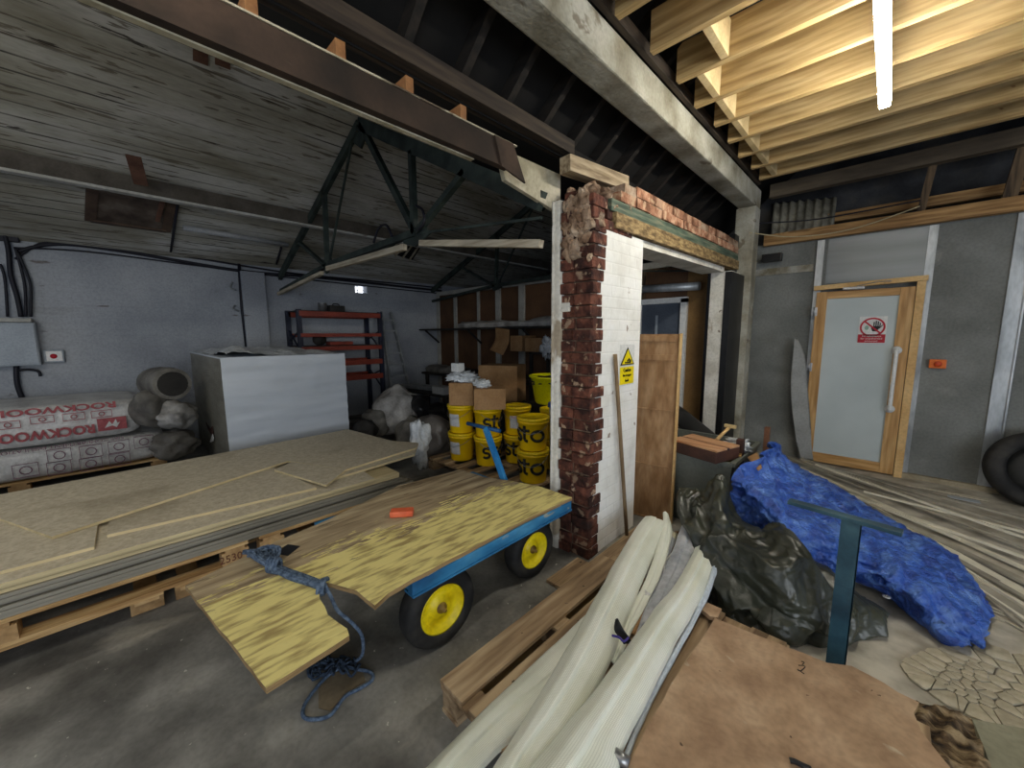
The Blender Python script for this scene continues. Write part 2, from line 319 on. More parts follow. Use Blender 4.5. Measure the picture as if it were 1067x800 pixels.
        if thick:
            for i in range(nu):
                s.bm.faces.new((V[i][0], V[i+1][0], V2[i+1][0], V2[i][0])); s.bm.faces.new((V[i+1][nv], V[i][nv], V2[i][nv], V2[i+1][nv]))
            for j in range(nv):
                s.bm.faces.new((V[0][j+1], V[0][j], V2[0][j], V2[0][j+1])); s.bm.faces.new((V[nu][j], V[nu][j+1], V2[nu][j+1], V2[nu][j]))
        return s
    def blob(s, c, r, amp=0.2, seed=0, sub=3, fr=2.0, flat=None):
        q = bmesh.ops.create_icosphere(s.bm, subdivisions=sub, radius=1)['verts']
        for v in q:
            d = v.co.copy(); k = 1+amp*noise.noise(d*fr+Vector((seed, seed*1.7, 0)))*2+amp*0.5*noise.noise(d*fr*2.7+Vector((seed, 3, 0)))
            p = Vector((d.x*r[0]*k, d.y*r[1]*k, d.z*r[2]*k))+Vector(c)
            if flat is not None and p.z < flat: p.z = flat
            v.co = p
            for f in v.link_faces: f.smooth = sub > 2
        return s
WL = {}
def tagp(o, label=None, cat=None, group=None, kind=None):
    for k, v in (('label', label), ('category', cat), ('group', group), ('kind', kind)):
        if v: o[k] = v
    return o
def thing(name, label, cat, loc, group=None):
    o = bpy.data.objects.new(name, None); COL.objects.link(o); o.location = loc; o.empty_display_size = 0.1
    WL[o] = Vector(loc); return tagp(o, label, cat, group)
def obj(name, b, mt, parent=None, label=None, cat=None, group=None, kind=None, mats=None, recalc=True):
    bm = b.bm
    if recalc: bmesh.ops.recalc_face_normals(bm, faces=bm.faces)
    if parent: org = WL[parent]
    else:
        xs = [v.co.x for v in bm.verts]; ys = [v.co.y for v in bm.verts]; zs = [v.co.z for v in bm.verts]
        org = Vector(((min(xs)+max(xs))/2, (min(ys)+max(ys))/2, min(zs)))
    if kind == 'structure': org = Vector((0, 0, 0))
    me = bpy.data.meshes.new(name)
    bmesh.ops.translate(bm, verts=bm.verts, vec=-org); bm.to_mesh(me); bm.free()
    me.materials.append(mt)
    for x in (mats or []): me.materials.append(x)
    o = bpy.data.objects.new(name, me); COL.objects.link(o)
    if parent: o.parent = parent; WL[o] = org       # children keep their root's frame
    else: o.location = org; WL[o] = org
    # parent frame of sub-parts: their parent's origin coincides with the root's
    return tagp(o, label, cat, group, kind)
def copy_tree(o, parent=None):
    c = o.copy(); COL.objects.link(c); c.parent = parent
    for ch in list(o.children): copy_tree(ch, c)
    WL[c] = Vector(c.location); return c
def text(name, s, size, org, xd, yd, mt, parent=None, wscale=1.0, off=0.0, ext=0.0015, warp=None):
    cu = bpy.data.curves.new(name, 'FONT'); cu.body = s; cu.size = size; cu.extrude = ext; cu.offset = off; cu.resolution_u = 3
    cu.align_x = 'CENTER'; cu.align_y = 'CENTER'
    t = bpy.data.objects.new(name, cu); COL.objects.link(t)
    bpy.context.view_layer.update()
    me = bpy.data.meshes.new_from_object(t.evaluated_get(bpy.context.evaluated_depsgraph_get()))
    bpy.data.objects.remove(t); bpy.data.curves.remove(cu)
    xd, yd = Vector(xd).normalized(), Vector(yd).normalized(); zd = xd.cross(yd); org = Vector(org)
    base = WL[parent] if parent else Vector((0, 0, 0))
    for v in me.vertices:
        c = v.co
        p = warp(c.x*wscale, c.y, c.z) if warp else org+xd*c.x*wscale+yd*c.y+zd*c.z
        v.co = p-base
    me.materials.clear(); me.materials.append(mt)
    o = bpy.data.objects.new(name, me); COL.objects.link(o)
    if parent: o.parent = parent; WL[o] = base
    return o
def ss(pts, n=6):      # smooth path through points
    P = [Vector(p) for p in pts]; out = []
    for i in range(len(P)-1):
        p0, p1, p2, p3 = P[max(i-1, 0)], P[i], P[i+1], P[min(i+2, len(P)-1)]
        for k in range(n):
            f = k/n; out.append(0.5*((2*p1)+(p2-p0)*f+(2*p0-5*p1+4*p2-p3)*f*f+(3*p1-p0-3*p2+p3)*f**3))
    return out+[P[-1]]
exec_order = []
# ================================================================= SETTING
fl_ = concrete; nt = fl_.node_tree; N = nt.nodes; L = nt.links; bs = N['Principled BSDF']; old = bs.inputs['Base Color'].links[0].from_socket
tc = N.new('ShaderNodeTexCoord'); sp = N.new('ShaderNodeSeparateXYZ'); L.new(tc.outputs['Object'], sp.inputs[0])
def nz(sc):
    n = N.new('ShaderNodeTexNoise'); n.inputs['Scale'].default_value = sc; n.inputs['Detail'].default_value = 9; L.new(tc.outputs['Object'], n.inputs['Vector']); return n.outputs[0]
def mth(op, a, b, c=0.0):
    n = N.new('ShaderNodeMath'); n.operation = op
    for i, v in enumerate((a, b, c)):
        if isinstance(v, (int, float)): n.inputs[i].default_value = v
        else: L.new(v, n.inputs[i])
    return n.outputs[0]
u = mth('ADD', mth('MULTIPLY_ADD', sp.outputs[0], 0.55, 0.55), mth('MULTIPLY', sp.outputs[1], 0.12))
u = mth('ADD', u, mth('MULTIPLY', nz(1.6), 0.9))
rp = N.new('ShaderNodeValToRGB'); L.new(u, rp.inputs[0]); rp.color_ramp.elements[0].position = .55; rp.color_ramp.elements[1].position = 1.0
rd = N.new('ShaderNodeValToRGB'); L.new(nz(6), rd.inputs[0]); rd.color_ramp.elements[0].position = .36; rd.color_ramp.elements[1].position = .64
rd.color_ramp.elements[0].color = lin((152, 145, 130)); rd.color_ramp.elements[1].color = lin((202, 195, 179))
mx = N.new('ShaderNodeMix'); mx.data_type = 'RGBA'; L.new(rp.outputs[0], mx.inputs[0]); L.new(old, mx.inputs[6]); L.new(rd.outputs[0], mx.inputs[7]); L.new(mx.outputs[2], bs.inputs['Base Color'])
obj('floor', B().box(-7.6, 5, -4, 9, -0.1, 0), concrete, kind='structure')
# left wall with pilaster and small window opening
wy, wz = 3.40, 2.44
b = B().box(-7.7, -7.4, -4, wy-0.12, 0, 2.69).box(-7.7, -7.4, wy+0.12, 9, 0, 2.69).box(-7.7, -7.4, wy-0.12, wy+0.12, 0, wz-0.07).box(-7.7, -7.4, wy-0.12, wy+0.12, wz+0.07, 2.69)
b.box(-7.4, -7.28, 1.44, 1.76, 0, 2.56, 0.01)
obj('wall_left', b, whitewash, kind='structure')
b = B().box(-7.62, -7.60, wy-0.12, wy+0.12, wz-0.07, wz+0.07)
win = obj('window_1', b, glow('daylight_pane', (235, 240, 250), 2.2), kind='structure')
WL[win] = Vector((0, 0, 0)); obj('window_frame', B().box(-7.6, -7.57, wy-0.006, wy+0.006, wz-0.07, wz+0.07).box(-7.6, -7.57, wy-0.12, wy+0.12, wz-0.01, wz+0.0), studw, win)
# left roof slope (boards) with ridge, dark right slope
def slp(x): return SLZ+SLK*(x-SLX)
RX = -4.2
hx = (-5.75, -5.2); hy = (2.55, 3.1)
nrm = Vector((-SLK, 0, 1)).normalized()
def slab(y0, y1, x0, x1, mt):
    return obj('ceiling', B().prism([(x0, y0, slp(x0)), (x1, y0, slp(x1)), (x1, y1, slp(x1)), (x0, y1, slp(x0))], (0, 0, 0.1)), mt, kind='structure')
ho = [SLP(395, 262), SLP(437, 268), SLP(440, 250), SLP(415, 249)]
slab(-4, 9, -7.7, RX, roofboards)
zr = slp(RX)
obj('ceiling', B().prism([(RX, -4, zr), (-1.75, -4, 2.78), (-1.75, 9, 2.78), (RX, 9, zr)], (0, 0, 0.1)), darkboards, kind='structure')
# roof over the right bay: rises to the right from the valley
def rr(x): return 2.95+0.85*(x+1.8)
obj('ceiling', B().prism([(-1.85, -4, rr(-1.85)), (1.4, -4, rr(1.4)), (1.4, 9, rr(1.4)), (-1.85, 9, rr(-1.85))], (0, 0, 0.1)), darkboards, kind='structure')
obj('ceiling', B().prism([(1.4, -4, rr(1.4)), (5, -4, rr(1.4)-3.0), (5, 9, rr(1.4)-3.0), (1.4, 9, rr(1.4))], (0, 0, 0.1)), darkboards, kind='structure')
ORD = ['nearest', 'second', 'third', 'fourth', 'fifth', 'sixth', 'seventh', 'eighth', 'ninth', 'tenth', 'eleventh', 'twelfth', 'thirteenth', 'fourteenth', 'fifteenth', 'sixteenth', 'seventeenth']
for i in range(17):
    y = 5.1-i*0.335
    obj('roof_rafter', B().bar((-1.8, y, rr(-1.8)-0.05), (1.30, y, rr(1.30)-0.05), 0.045, 0.09), darkwood, None, 'dark sloping roof rafter above the concrete beam, '+('the one nearest the far wall' if i == 0 else ORD[i]+' counted from the far wall'), 'rafter', 'dark rafters over the right bay')
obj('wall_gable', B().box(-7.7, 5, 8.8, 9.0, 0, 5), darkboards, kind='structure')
# far wall of the right bay
DW = 5.85
b = B().box(-1.40, 5, DW, DW+0.12, 0, 2.66)
obj('wall_far', b, greyboard, kind='structure')
obj('wall_upper', B().box(-1.8, 5, DW+0.45, DW+0.5, 2.5, 4.6), mat('dark_blue_grey_sheet', [(36, 37, 40), (60, 61, 64), (84, 80, 74)], 2, 0.8, 0.05), kind='structure')
def xat(px, py): return PY(px, py, DW-0.01).x
obj('trim_1', B().box(xat(833, 474)-0.01, xat(833, 474)+0.055, DW-0.03, DW, 0, 2.62), galv, kind='structure')
obj('trim_2', B().box(xat(948, 400), xat(948, 400)+0.065, DW-0.02, DW, 0, 2.62), galv, kind='structure')
obj('trim_3', B().box(xat(1034, 400), xat(1034, 400)+0.10, DW-0.02, DW, 0, 2.62).box(xat(1034, 400)+0.10, xat(1034, 400)+0.112, DW-0.035, DW, 0, 2.62), galv, kind='structure')
obj('trim_4', B().box(-0.60, xat(948, 400), DW-0.012, DW, 2.12, 2.62), steelsheet, kind='structure')
obj('trim_5', B().box(-1.36, -0.72, DW-0.02, DW, 2.28, 2.36), mat('torn_tape_band', [(120, 112, 90), (170, 168, 158)], 7, 0.7, 0.1), kind='structure')
# partition at the back of the left bay
BY = 5.15
obj('wall_back', B().box(-7.4, -2.55, BY, BY+0.06, 0, 2.46).box(-2.55, -1.90, BY, BY+0.06, 2.0, 2.46), brownpanel, kind='structure')
obj('wall_back', B().box(-1.90, -1.42, BY, BY+0.06, 0, 2.46), ochrepanel, kind='structure')
obj('trim_6', B().box(-7.35, -1.45, BY-0.05, BY, 2.42, 2.50), studw, kind='structure')
for i, (pxx, wd) in enumerate(((456, 0.09), (474, 0.08), (498, 0.05), (518.5, 0.12), (543, 0.13))):
    x = PY(pxx, 330, BY-0.04).x; obj('trim_%d' % (7+i), B().box(x-wd/2, x+wd/2, BY-0.04, BY, 0.0, 2.43), studw, kind='structure')
obj('trim_12', B().box(-2.50, -2.46, BY-0.04, BY, 2.0, 2.43).box(-2.7, -1.45, BY-0.03, BY, 2.40, 2.43), studdark, kind='structure')
b = B().box(-2.57, -2.50, BY-0.05, BY+0.03, 0, 2.0).box(-1.96, -1.88, BY-0.05, BY+0.03, 0, 2.0).box(-2.57, -1.88, BY-0.05, BY+0.03, 1.95, 2.02)
d2 = obj('door_2', b, white, kind='structure'); WL[d2] = Vector((0, 0, 0))
obj('door_leaf', B().box(-2.50, -1.96, BY+0.0, BY+0.04, 0, 1.95), bluedoor, d2)
obj('glazing_bar', B().box(-2.30, -2.27, BY-0.012, BY, 0.9, 1.8), switchg, d2)
obj('baseboard_far', B().box(0.19, 5, DW-0.05, DW, 0, 0.05), mat('dusty_sill', [(150, 138, 114), (176, 164, 140)], 6, 0.85, 0.1), kind='structure')
# ---------------- middle wall: cut brick pier, lintel over the doorway, far jamb
PX0, PX1, PY0, PY1 = -1.66, -1.37, 2.12, 2.80
mid = obj('wall_middle', B().box(PX0+0.03, PX1-0.0, PY0+0.07, PY1, 0, 2.24), whitebrick, kind='structure'); WL[mid] = Vector((0, 0, 0))
b = B(); rnd = random.Random(3)
z = 0.0; row = 0
while z < 2.36:
    h = 0.070
    w0 = PX0+0.055
    js = [w0, w0+0.11, PX1] if row % 2 else [w0, w0+0.105+rnd.uniform(-.01, .01), PX1]
    for a, c in zip(js, js[1:]):
        pr = rnd.choice((0, 0.01, 0.03, -0.02))
        ext = rnd.choice((0, 0.0, 0.01)) if c == PX1 and z < 2.2 else 0
        x1 = c-0.006+ (0.012 if c == PX1 else 0)
        b.box(a+0.003, x1+ext*0.5, PY0-pr*.7, PY0+0.12+rnd.uniform(-.03, .05)*(c == PX1), z+0.002, z+h, 0.006)
    z += 0.0755; row += 1
obj('broken_brick_face', b, redbrick, mid)
obj('mortar_core', B().box(PX0+0.05, PX1-0.004, PY0+0.018, PY0+0.1, 0, 2.34), mortar, mid)
rows = []
for k in range(9):
    z = 2.42*k/8; j = rnd.uniform(-.012, .012)
    rows.append([Vector((PX0-0.004, PY0+0.6, z)), Vector((PX0-0.004, PY0+0.02, z)), Vector((PX0+0.0, PY0-0.012, z)), Vector((PX0+0.05+j, PY0-0.012, z)), Vector((PX0+0.055+j, PY0+0.03, z))])
obj('plaster_edge', B().net(rows, 40, 12), plasterw, mid)
b = B().box(PX0+0.055, PX0+0.13, PY0-0.013, PY0+0.02, 1.70, 1.76, .006)
obj('plaster_patch', b, plasterw, mid)
b = B()
for k in range(42):
    x = rnd.uniform(PX0+0.07, PX1-0.02); y = rnd.uniform(PY0+0.0, PY0+0.5); zz = 2.26+rnd.uniform(0, 0.28)*(1 if y < PY0+.3 else .6)
    b.blob((x, y, zz), (rnd.uniform(.03, .06), rnd.uniform(.03, .07), rnd.uniform(.03, .055)), .35, k*3.1, 2, 1.6)
for k in range(46):
    b.blob((rnd.uniform(PX0+.09, PX1-.01), PY0-.012+rnd.uniform(0, .02), 2.02+.42*rnd.random()**.7), (rnd.uniform(.02, .05), .025, rnd.uniform(.02, .06)), .4, k*1.7, 2, 1.6)
obj('mortar_rubble', b, rubblem, mid)
b = B()
for (x, y, z, l) in ((-1.42, 2.22, 2.22, .2), (-1.43, 2.30, 2.295, .2), (-1.45, 2.12, 2.32, .11), (-1.42, 2.42, 2.22, .2), (-1.55, 2.14, 2.40, .11), (-1.44, 2.40, 2.37, .2), (-1.5, 2.3, 2.45, .2)):
    b.box(x-0.055, x+0.055, y, y+l, z, z+0.066, 0.008)
obj('loose_brick', b, redbrick, mid)
# door head: white soffit, worn timber, green timber, brick courses (slightly rising to the post)
Y0, Y1 = 2.36, 5.20
def rise(y): return 0.05*(y-Y0)/(Y1-Y0)
def beam(y0, y1, x0, x1, z0, z1, bb=None):
    bb = bb or B(); q = []
    for y in (y0, y1):
        q.append([(x0, y, z0+rise(y)), (x1, y, z0+rise(y)), (x1, y, z1+rise(y)), (x0, y, z1+rise(y))])
    bb.faces(q[0]+q[1], [(0, 1, 2, 3), (7, 6, 5, 4), (0, 4, 5, 1), (1, 5, 6, 2), (2, 6, 7, 3), (3, 7, 4, 0)]); return bb
obj('lintel_soffit', beam(2.80, 4.80, -1.62, -1.385, 2.19, 2.24), plasterw, mid)
obj('lintel_timber', beam(2.36, Y1, -1.45, -1.345, 2.245, 2.345), yellowwood, mid)
obj('green_timber', beam(2.32, Y1, -1.50, -1.36, 2.35, 2.425), greenpaint, mid)
obj('lintel_core', beam(2.5, Y1, -1.64, -1.46, 2.24, 2.54), mortar, mid)
b = B(); y = 2.44
while y < Y1-0.05:
    l = min(0.215, Y1-y); beam(y, y+l-0.008, -1.52+rnd.uniform(-.01, .01), -1.355+rnd.uniform(-.008, .008), 2.432, 2.497, b); y += l
y = 2.66
while y < Y1-0.05:
    l = min(0.215, Y1-y); beam(y, y+l-0.008, -1.53, -1.365+rnd.uniform(-.01, .01), 2.505+rnd.uniform(0, .005), 2.572, b); y += l
obj('lintel_bricks', b, topbrick, mid)
obj('lintel_mortar', beam(2.5, Y1, -1.51, -1.368, 2.425, 2.56), rubblem, mid)
obj('door_jamb', B().box(PY(737, 350, 4.80).x, PY(758.5, 350, 4.80).x, 4.80, 5.12, 0, 2.24, 0.006), plasterw, mid)
# ---------------- beams
bt = thing('steel_beam', 'long rusty brown steel beam running overhead to the brick pier', 'beam', (-1.62, 0, 2.44))
obj('web', B().box(-1.625, -1.60, -2.5, 1.66, 2.475, 2.60), rust, bt)
obj('bottom_flange', B().box(-1.64, -1.598, -2.5, 1.62, 2.468, 2.482), rust, bt)
b = B().box(-1.668, -1.640, -2.5, 1.40, 2.462, 2.49); obj('cream_edge', b, creamflake, bt, 'cream flaking lower edge')
obj('top_flange', B().box(-1.69, -1.594, -2.5, 1.68, 2.600, 2.607), creamflake, bt)
obj('end_plate', B().prism([(-1.597, 1.50, 2.60), (-1.597, 1.64, 2.60), (-1.597, 1.74, 2.42), (-1.597, 1.55, 2.46)], (0.012, 0, 0)), rust, bt)
obj('bearing_board', B().prism([(-1.70, 1.6, 2.60), (-1.70, 2.18, 2.61), (-1.70, 2.18, 2.36), (-1.70, 1.66, 2.44)], (0.03, 0, 0)), creamflake, None, 'pale flaking board between the rusty beam end and the pier', 'board')
pt = obj('wall_plate', B().box(-1.80, -1.68, -2.5, 2.35, 2.79, 2.88, 0.004), darkwoodY, None, 'dark timber plate lying above and parallel to the rusty beam', 'beam')
obj('plate_timber', B().bar((-1.56, 2.08, 2.615), (-1.50, 2.72, 2.64), 0.09, 0.10, bev=0.004), wood('grey_old_timber', [(118, 100, 76), (156, 138, 110), (178, 160, 132)], Y_), None, 'short grey timber lying on top of the pier rubble', 'timber')
stubs = [(262, 6), (355, 50), (427, 87), (483, 115)]
st0 = None
for i, (sx, sy) in enumerate(stubs):
    p = PX(sx, sy, -1.66)
    lab = ['sawn orange joist stub above the rusty beam, leftmost one at the photo top', 'sawn orange joist stub above the rusty beam, second from the left', 'sawn orange joist stub above the rusty beam, third from the left', 'sawn orange joist stub above the rusty beam, nearest the pier'][i]
    bb = B().box(-0.06, 0.06, -0.020, 0.020, -0.035, 0.045, 0.003)
    bmesh.ops.translate(bb.bm, verts=bb.bm.verts, vec=Vector((-1.72, p.y, 2.67)))
    obj('joist_stub', bb, mat('sawn_orange_end', [(130, 86, 50), (160, 114, 70)], 12, 0.7, 0.1), None, lab, 'timber stub', 'sawn joist stubs on the rusty beam')
cb_ = obj('concrete_beam', B().box(-1.42, -1.24, -2.5, 5.52, 3.02, 3.23, 0.012), conbeam, None, 'heavy grey concrete beam running overhead to the tall post', 'beam')
obj('concrete_post', B().box(-1.44, -1.235, 5.30, 5.52, 0, 3.02, 0.012), conbeam, None, 'tall grey concrete post standing at the end of the overhead beam', 'post')
obj('wall_gap_dark', B().box(-1.66, -1.385, 5.13, 5.29, 0, 2.7).box(PY(758.5, 350, 4.80).x+.002, -1.368, 4.79, 5.29, 0, 2.23), blackpl, kind='structure')  # solid black boxes stand for the dark of the gap beside the jamb
obj('valley_board', B().box(-1.235, -1.20, -2.5, 5.3, 3.235, 3.31), darkwoodY, None, 'dark board standing along the top of the concrete beam', 'board')  # plain dark timber strip along the beam top
# new joists
jy = [5.04-0.38*i for i in range(17)]
jl = ['the joist nearest the far wall', 'second joist from the far wall', 'third joist from the far wall', 'fourth joist from the far wall', 'fifth joist from the far wall', 'sixth joist from the far wall', 'seventh joist from the far wall', 'eighth joist from the far wall', 'ninth joist from the far wall']
for i, y in enumerate(jy):
    bb = B().box(-1.16+0.012*math.sin(i*2.2), 3.4, y-0.0235, y+0.0235, 3.20, 3.42, 0.002)
    jo = ['nearest', 'second', 'third', 'fourth', 'fifth', 'sixth', 'seventh', 'eighth', 'ninth', 'tenth', 'eleventh', 'twelfth', 'thirteenth', 'fourteenth', 'fifteenth', 'sixteenth', 'seventeenth']
    l = 'new pale timber ceiling joist, '+('the one nearest the far wall' if i == 0 else jo[i]+' counted from the far wall')
    obj('ceiling_joist', bb, joistw, None, l, 'joist', 'new timber ceiling joists')
for i in range(len(jy)-1):
    if i == 7: continue
    x = -1.02 if i != 6 else -0.86
    bb = B().box(x-0.022, x+0.022, jy[i+1]+0.024, jy[i]-0.024, 3.205, 3.405, 0.002)
    obj('joist_noggin', bb, joistend, None, 'short pale noggin between the %s and %s joists from the far wall' % (('first',)+tuple(jo[1:]))[i:i+2] if i else 'short pale noggin between the two joists nearest the far wall', 'noggin', 'noggins at the joist ends')
obj('offcut_board', B().box(-1.0, -0.72, 1.72, 2.30, 3.425, 3.45, 0.002), joistend, None, 'wide pale board lying across the joists at the top centre', 'board')
# upper framing on the far wall
obj('wall_rail', B().box(-1.23, 3.5, DW-0.10, DW-0.02, 2.63, 2.76, 0.004), railwood, None, 'brown timber rail along the top of the grey wall', 'rail')
obj('upper_rail', B().box(-1.0, 3.5, DW+0.22, DW+0.30, 2.86, 2.96, 0.004), railwood, None, 'second brown rail set back above the wall rail', 'rail')
obj('ledger_beam', B().box(-1.2, 3.5, DW-0.12, DW-0.02, PY(985, 167, DW-.12).z, PY(985, 150, DW-.12).z, 0.004), mat('grey_brown_ledger', [(72, 62, 50), (96, 84, 68), (116, 104, 86)], 5, .8, .15, stretch=(.2, 1, 1)), None, 'dark old timber beam high under the last new joist', 'beam')
for (pxx, wd, lb) in ((966, 0.06, 'upright stud above the door between the dark beam and rail'), (1058, 0.09, 'grey upright stud above the wall at the right edge')):
    x = PY(pxx, 200, DW).x; obj('upper_stud', B().bar((x+.02, DW+0.0, 3.22), (x-0.03, DW+0.04, 2.74), wd, 0.06, (0, 1, 0)), studdark, None, lb, 'stud')
# corrugated sheet
rows = []
p00, p01, p10, p11 = PY(806, 212, 6.25), PY(872, 206, 6.25), PY(803, 250, 5.80), PY(868, 244, 5.80)
b = B(); n = 80
rows = [[], []]
for k in range(n+1):
    t = k/n; o = 0.016*math.sin(t*math.pi*2*7.5)
    for r_, (A, C) in zip(rows, ((p00, p01), (p10, p11))): r_.append(A.lerp(C, t)+Vector((0, -abs(0)-o, o*0.5)))
v1 = [b.bm.verts.new(p) for p in rows[0]]; v2 = [b.bm.verts.new(p) for p in rows[1]]; v3 = [b.bm.verts.new(p+Vector((0, .012, 0.006))) for p in rows[0]]; v4 = [b.bm.verts.new(p+Vector((0, .012, 0.006))) for p in rows[1]]
for k in range(n):
    for a, c in ((v1, v2), (v4, v3), (v2, v4), (v3, v1)):
        b.bm.faces.new((a[k], a[k+1], c[k+1], c[k])).smooth = True
obj('corrugated_sheet', b, corr, None, 'grey corrugated sheet tilted above the rail beside the post', 'roofing sheet')
# truss
def truss(y, lab, ty=0.0):
    t = thing('roof_truss', lab, 'truss', (-4.4, y, 2.3), 'green steel trusses of the left bay')
    P = lambda x, z: (x, y, z)
    def mem(nm, a, c, w_, m_=greensteel, h=0.05): obj(nm, B().bar(P(*a), P(*c), h, w_, (0, 0, 1)), m_, t)
    mem('top_chord', (-7.38, 2.52), (-4.19, 3.76), 0.09); mem('top_chord', (-4.19, 3.76), (-1.68, 2.40), 0.12)
    mem('tie', (-7.36, 2.30), (-5.30, 2.46), 0.05); mem('tie', (-5.30, 2.46), (-3.18, 2.48), 0.06)
    mem('tie_rod', (-3.18, 2.47), (-1.68, 2.30), 0.018, greensteel, 0.018)
    mem('web_member', (-5.24, 3.38), (-5.30, 2.46), 0.055); mem('web_member', (-4.35, 3.70), (-5.25, 2.46), 0.03, greensteel, 0.02)
    mem('web_member', (-4.15, 3.74), (-3.18, 2.48), 0.06); mem('web_member', (-3.2, 3.18), (-3.2, 2.48), 0.055); mem('web_member', (-2.45, 2.80), (-3.15, 2.48), 0.05)
    mem('web_member', (-6.32, 2.92), (-5.32, 2.44), 0.04)
    obj('gusset_plate', B().prism([P(-3.42, 2.50), P(-3.05, 2.52), P(-2.95, 2.44), P(-3.2, 2.36), P(-3.4, 2.42)], (0, 0.02, 0)), greensteel, t)
    obj('gusset_plate', B().prism([P(-5.45, 2.54), P(-5.2, 2.56), P(-5.15, 2.40), P(-5.38, 2.36)], (0, 0.02, 0)), greensteel, t)
    obj('apex_plate', B().prism([P(-4.40, 3.66), P(-4.19, 3.80), P(-4.0, 3.66), P(-4.19, 3.52)], (0, 0.02, 0)), greensteel, t)
    return t
truss(2.0, 'dark green steel roof truss spanning from left wall to pier')
truss(5.0, 'dim steel roof truss above the back partition')
obj('tie_board', B().bar((-7.40, 1.97, 2.25), (-5.42, 1.97, 2.37), 0.05, 0.045), paletimber, None, 'pale batten under the truss tie at its left wall end', 'batten')
obj('tie_board', B().bar((-5.22, 1.97, 2.40), (-3.33, 1.97, 2.37), 0.05, 0.055), paletimber, None, 'pale batten under the middle of the truss tie', 'batten')
obj('tie_board', B().bar((-3.05, 1.97, 2.36), (-1.66, 1.97, 2.13), 0.05, 0.05), paletimber, None, 'pale batten running from the truss centre to the pier', 'batten')
b = B().tube(ss([(-3.9, 1.95, 2.50), (-3.78, 1.95, 2.62), (-3.62, 1.95, 2.62), (-3.52, 1.95, 2.50)]), 0.012); obj('cable_loop', b, cable, None, 'black cable loop standing up on the truss tie', 'cable')
b = B().tube(ss([(-3.08, 1.95, 2.68), (-2.98, 1.95, 2.62), (-2.96, 1.95, 2.52), (-3.06, 1.95, 2.47)]), 0.012); obj('cable_loop', b, cable, None, 'black cable loop hanging beside the truss centre upright', 'cable')
# purlins on the left slope
def purl(px0, py0, lab, w_=0.10):
    p = SLP(px0, py0); x = p.x; z = slp(x)
    t = thing('roof_purlin', lab, 'purlin', (x, 0, z-0.12), 'purlins under the boarded slope')
    obj('purlin_body', B().box(x-w_/2, x+w_/2, -3, 8.6, z-0.17, z-0.01), mat('grey_purlin_paint', [(72, 66, 58), (92, 86, 78)], 5, 0.85, 0.1), t)
    obj('painted_edge', B().box(x-w_/2+0.01, x+w_/2+0.006, -3, 8.6, z-0.195, z-0.17), mat('white_flaking_edge', [(170, 168, 160), (196, 195, 190)], 6, .85, .2, spots=[(7, (1, .4, 1), .64, .03, (84, 76, 66), .9)]), t)
    return x
purl(150, 186, 'painted purlin running under the white boarded roof slope')
# patched rooflight
q = [SLP(97, 180, .02), SLP(181, 198, .02), SLP(173, 241, .02), SLP(94, 230, .02)]
rl = thing('patched_rooflight', 'brown boarded-up rooflight in the white roof slope', 'rooflight', q[0])
obj('patch_sheet', B().prism(q, (0, 0, 0.03)), mat('brown_patch_sheet', [(62, 50, 42), (84, 72, 62), (104, 94, 84)], 5, 0.85, 0.1), rl)
fr = B()
for a, c in zip(q, q[1:]+q[:1]): fr.bar(a, c, 0.09, 0.02)
obj('patch_frame', fr, mat('brown_patch_frame', [(70, 54, 44), (90, 72, 58)], 5, 0.85, 0.1), rl)
obj('cross_batten', B().bar(SLP(139, 163, .21), SLP(147, 192, .21), 0.11, 0.02), mat('red_brown_batten', [(84, 56, 44), (108, 76, 60)], 5, 0.85, 0.1), rl)
obj('cross_batten', B().bar(SLP(172, 198, .05), SLP(164, 230, .05), 0.04, 0.03), mat('red_brown_batten', [], 5), rl)
for (a, c, l) in (((201, 52), (217, 66), 'left one of two brown patches near the top roof edge'), ((224, 52), (240, 70), 'right one of two brown patches near the top roof edge')):
    q = [SLP(a[0], a[1], .01), SLP(c[0], a[1]+5, .01), SLP(c[0], c[1]+3, .01), SLP(a[0], c[1]-3, .01)]
    obj('roof_patch', B().prism(q, (0, 0, 0.02)), mat('red_brown_batten', [], 5), None, l, 'patch')
# roof hatch with slats, its unlit depth painted as a flat dark sheet
hp = [SLP(400, 262, .01), SLP(430, 271, .01), SLP(440, 255, .01), SLP(413, 250, .01)]
ht = thing('roof_hatch', 'dark opening with bare laths in the roof slope behind the truss', 'roof opening', hp[0])
obj('opening_dark', B().prism(hp, (0, 0, 0.012)), darkboards, ht)
for k in range(4):
    t = (k+0.5)/4; obj('lath', B().bar(hp[0].lerp(hp[1], t)-Vector((0, 0, .02)), hp[3].lerp(hp[2], t)-Vector((0, 0, .02)), 0.03, 0.015), paletimber, ht)
# dead lamp tube and hanging rod on the slope
obj('lamp_tube', B().tube([SLP(191, 237, .10), SLP(300, 255, .10)], 0.035, 12), mat('dull_lamp_tube', [(150, 152, 154)], 4, 0.4, 0), None, 'unlit tube lamp under the white roof boards', 'tube lamp')
obj('roof_conduit', B().tube([SLP(187, 200, .03), SLP(178, 262, .03)], 0.014, 8), cable, None, 'thin dark conduit climbing the roof boards beside the patched rooflight', 'conduit')
obj('roof_conduit', B().tube([SLP(293, 258, .03), SLP(288, 275, .03)], 0.016, 8), cable, None, 'short dark conduit on the roof boards left of the truss foot', 'conduit')
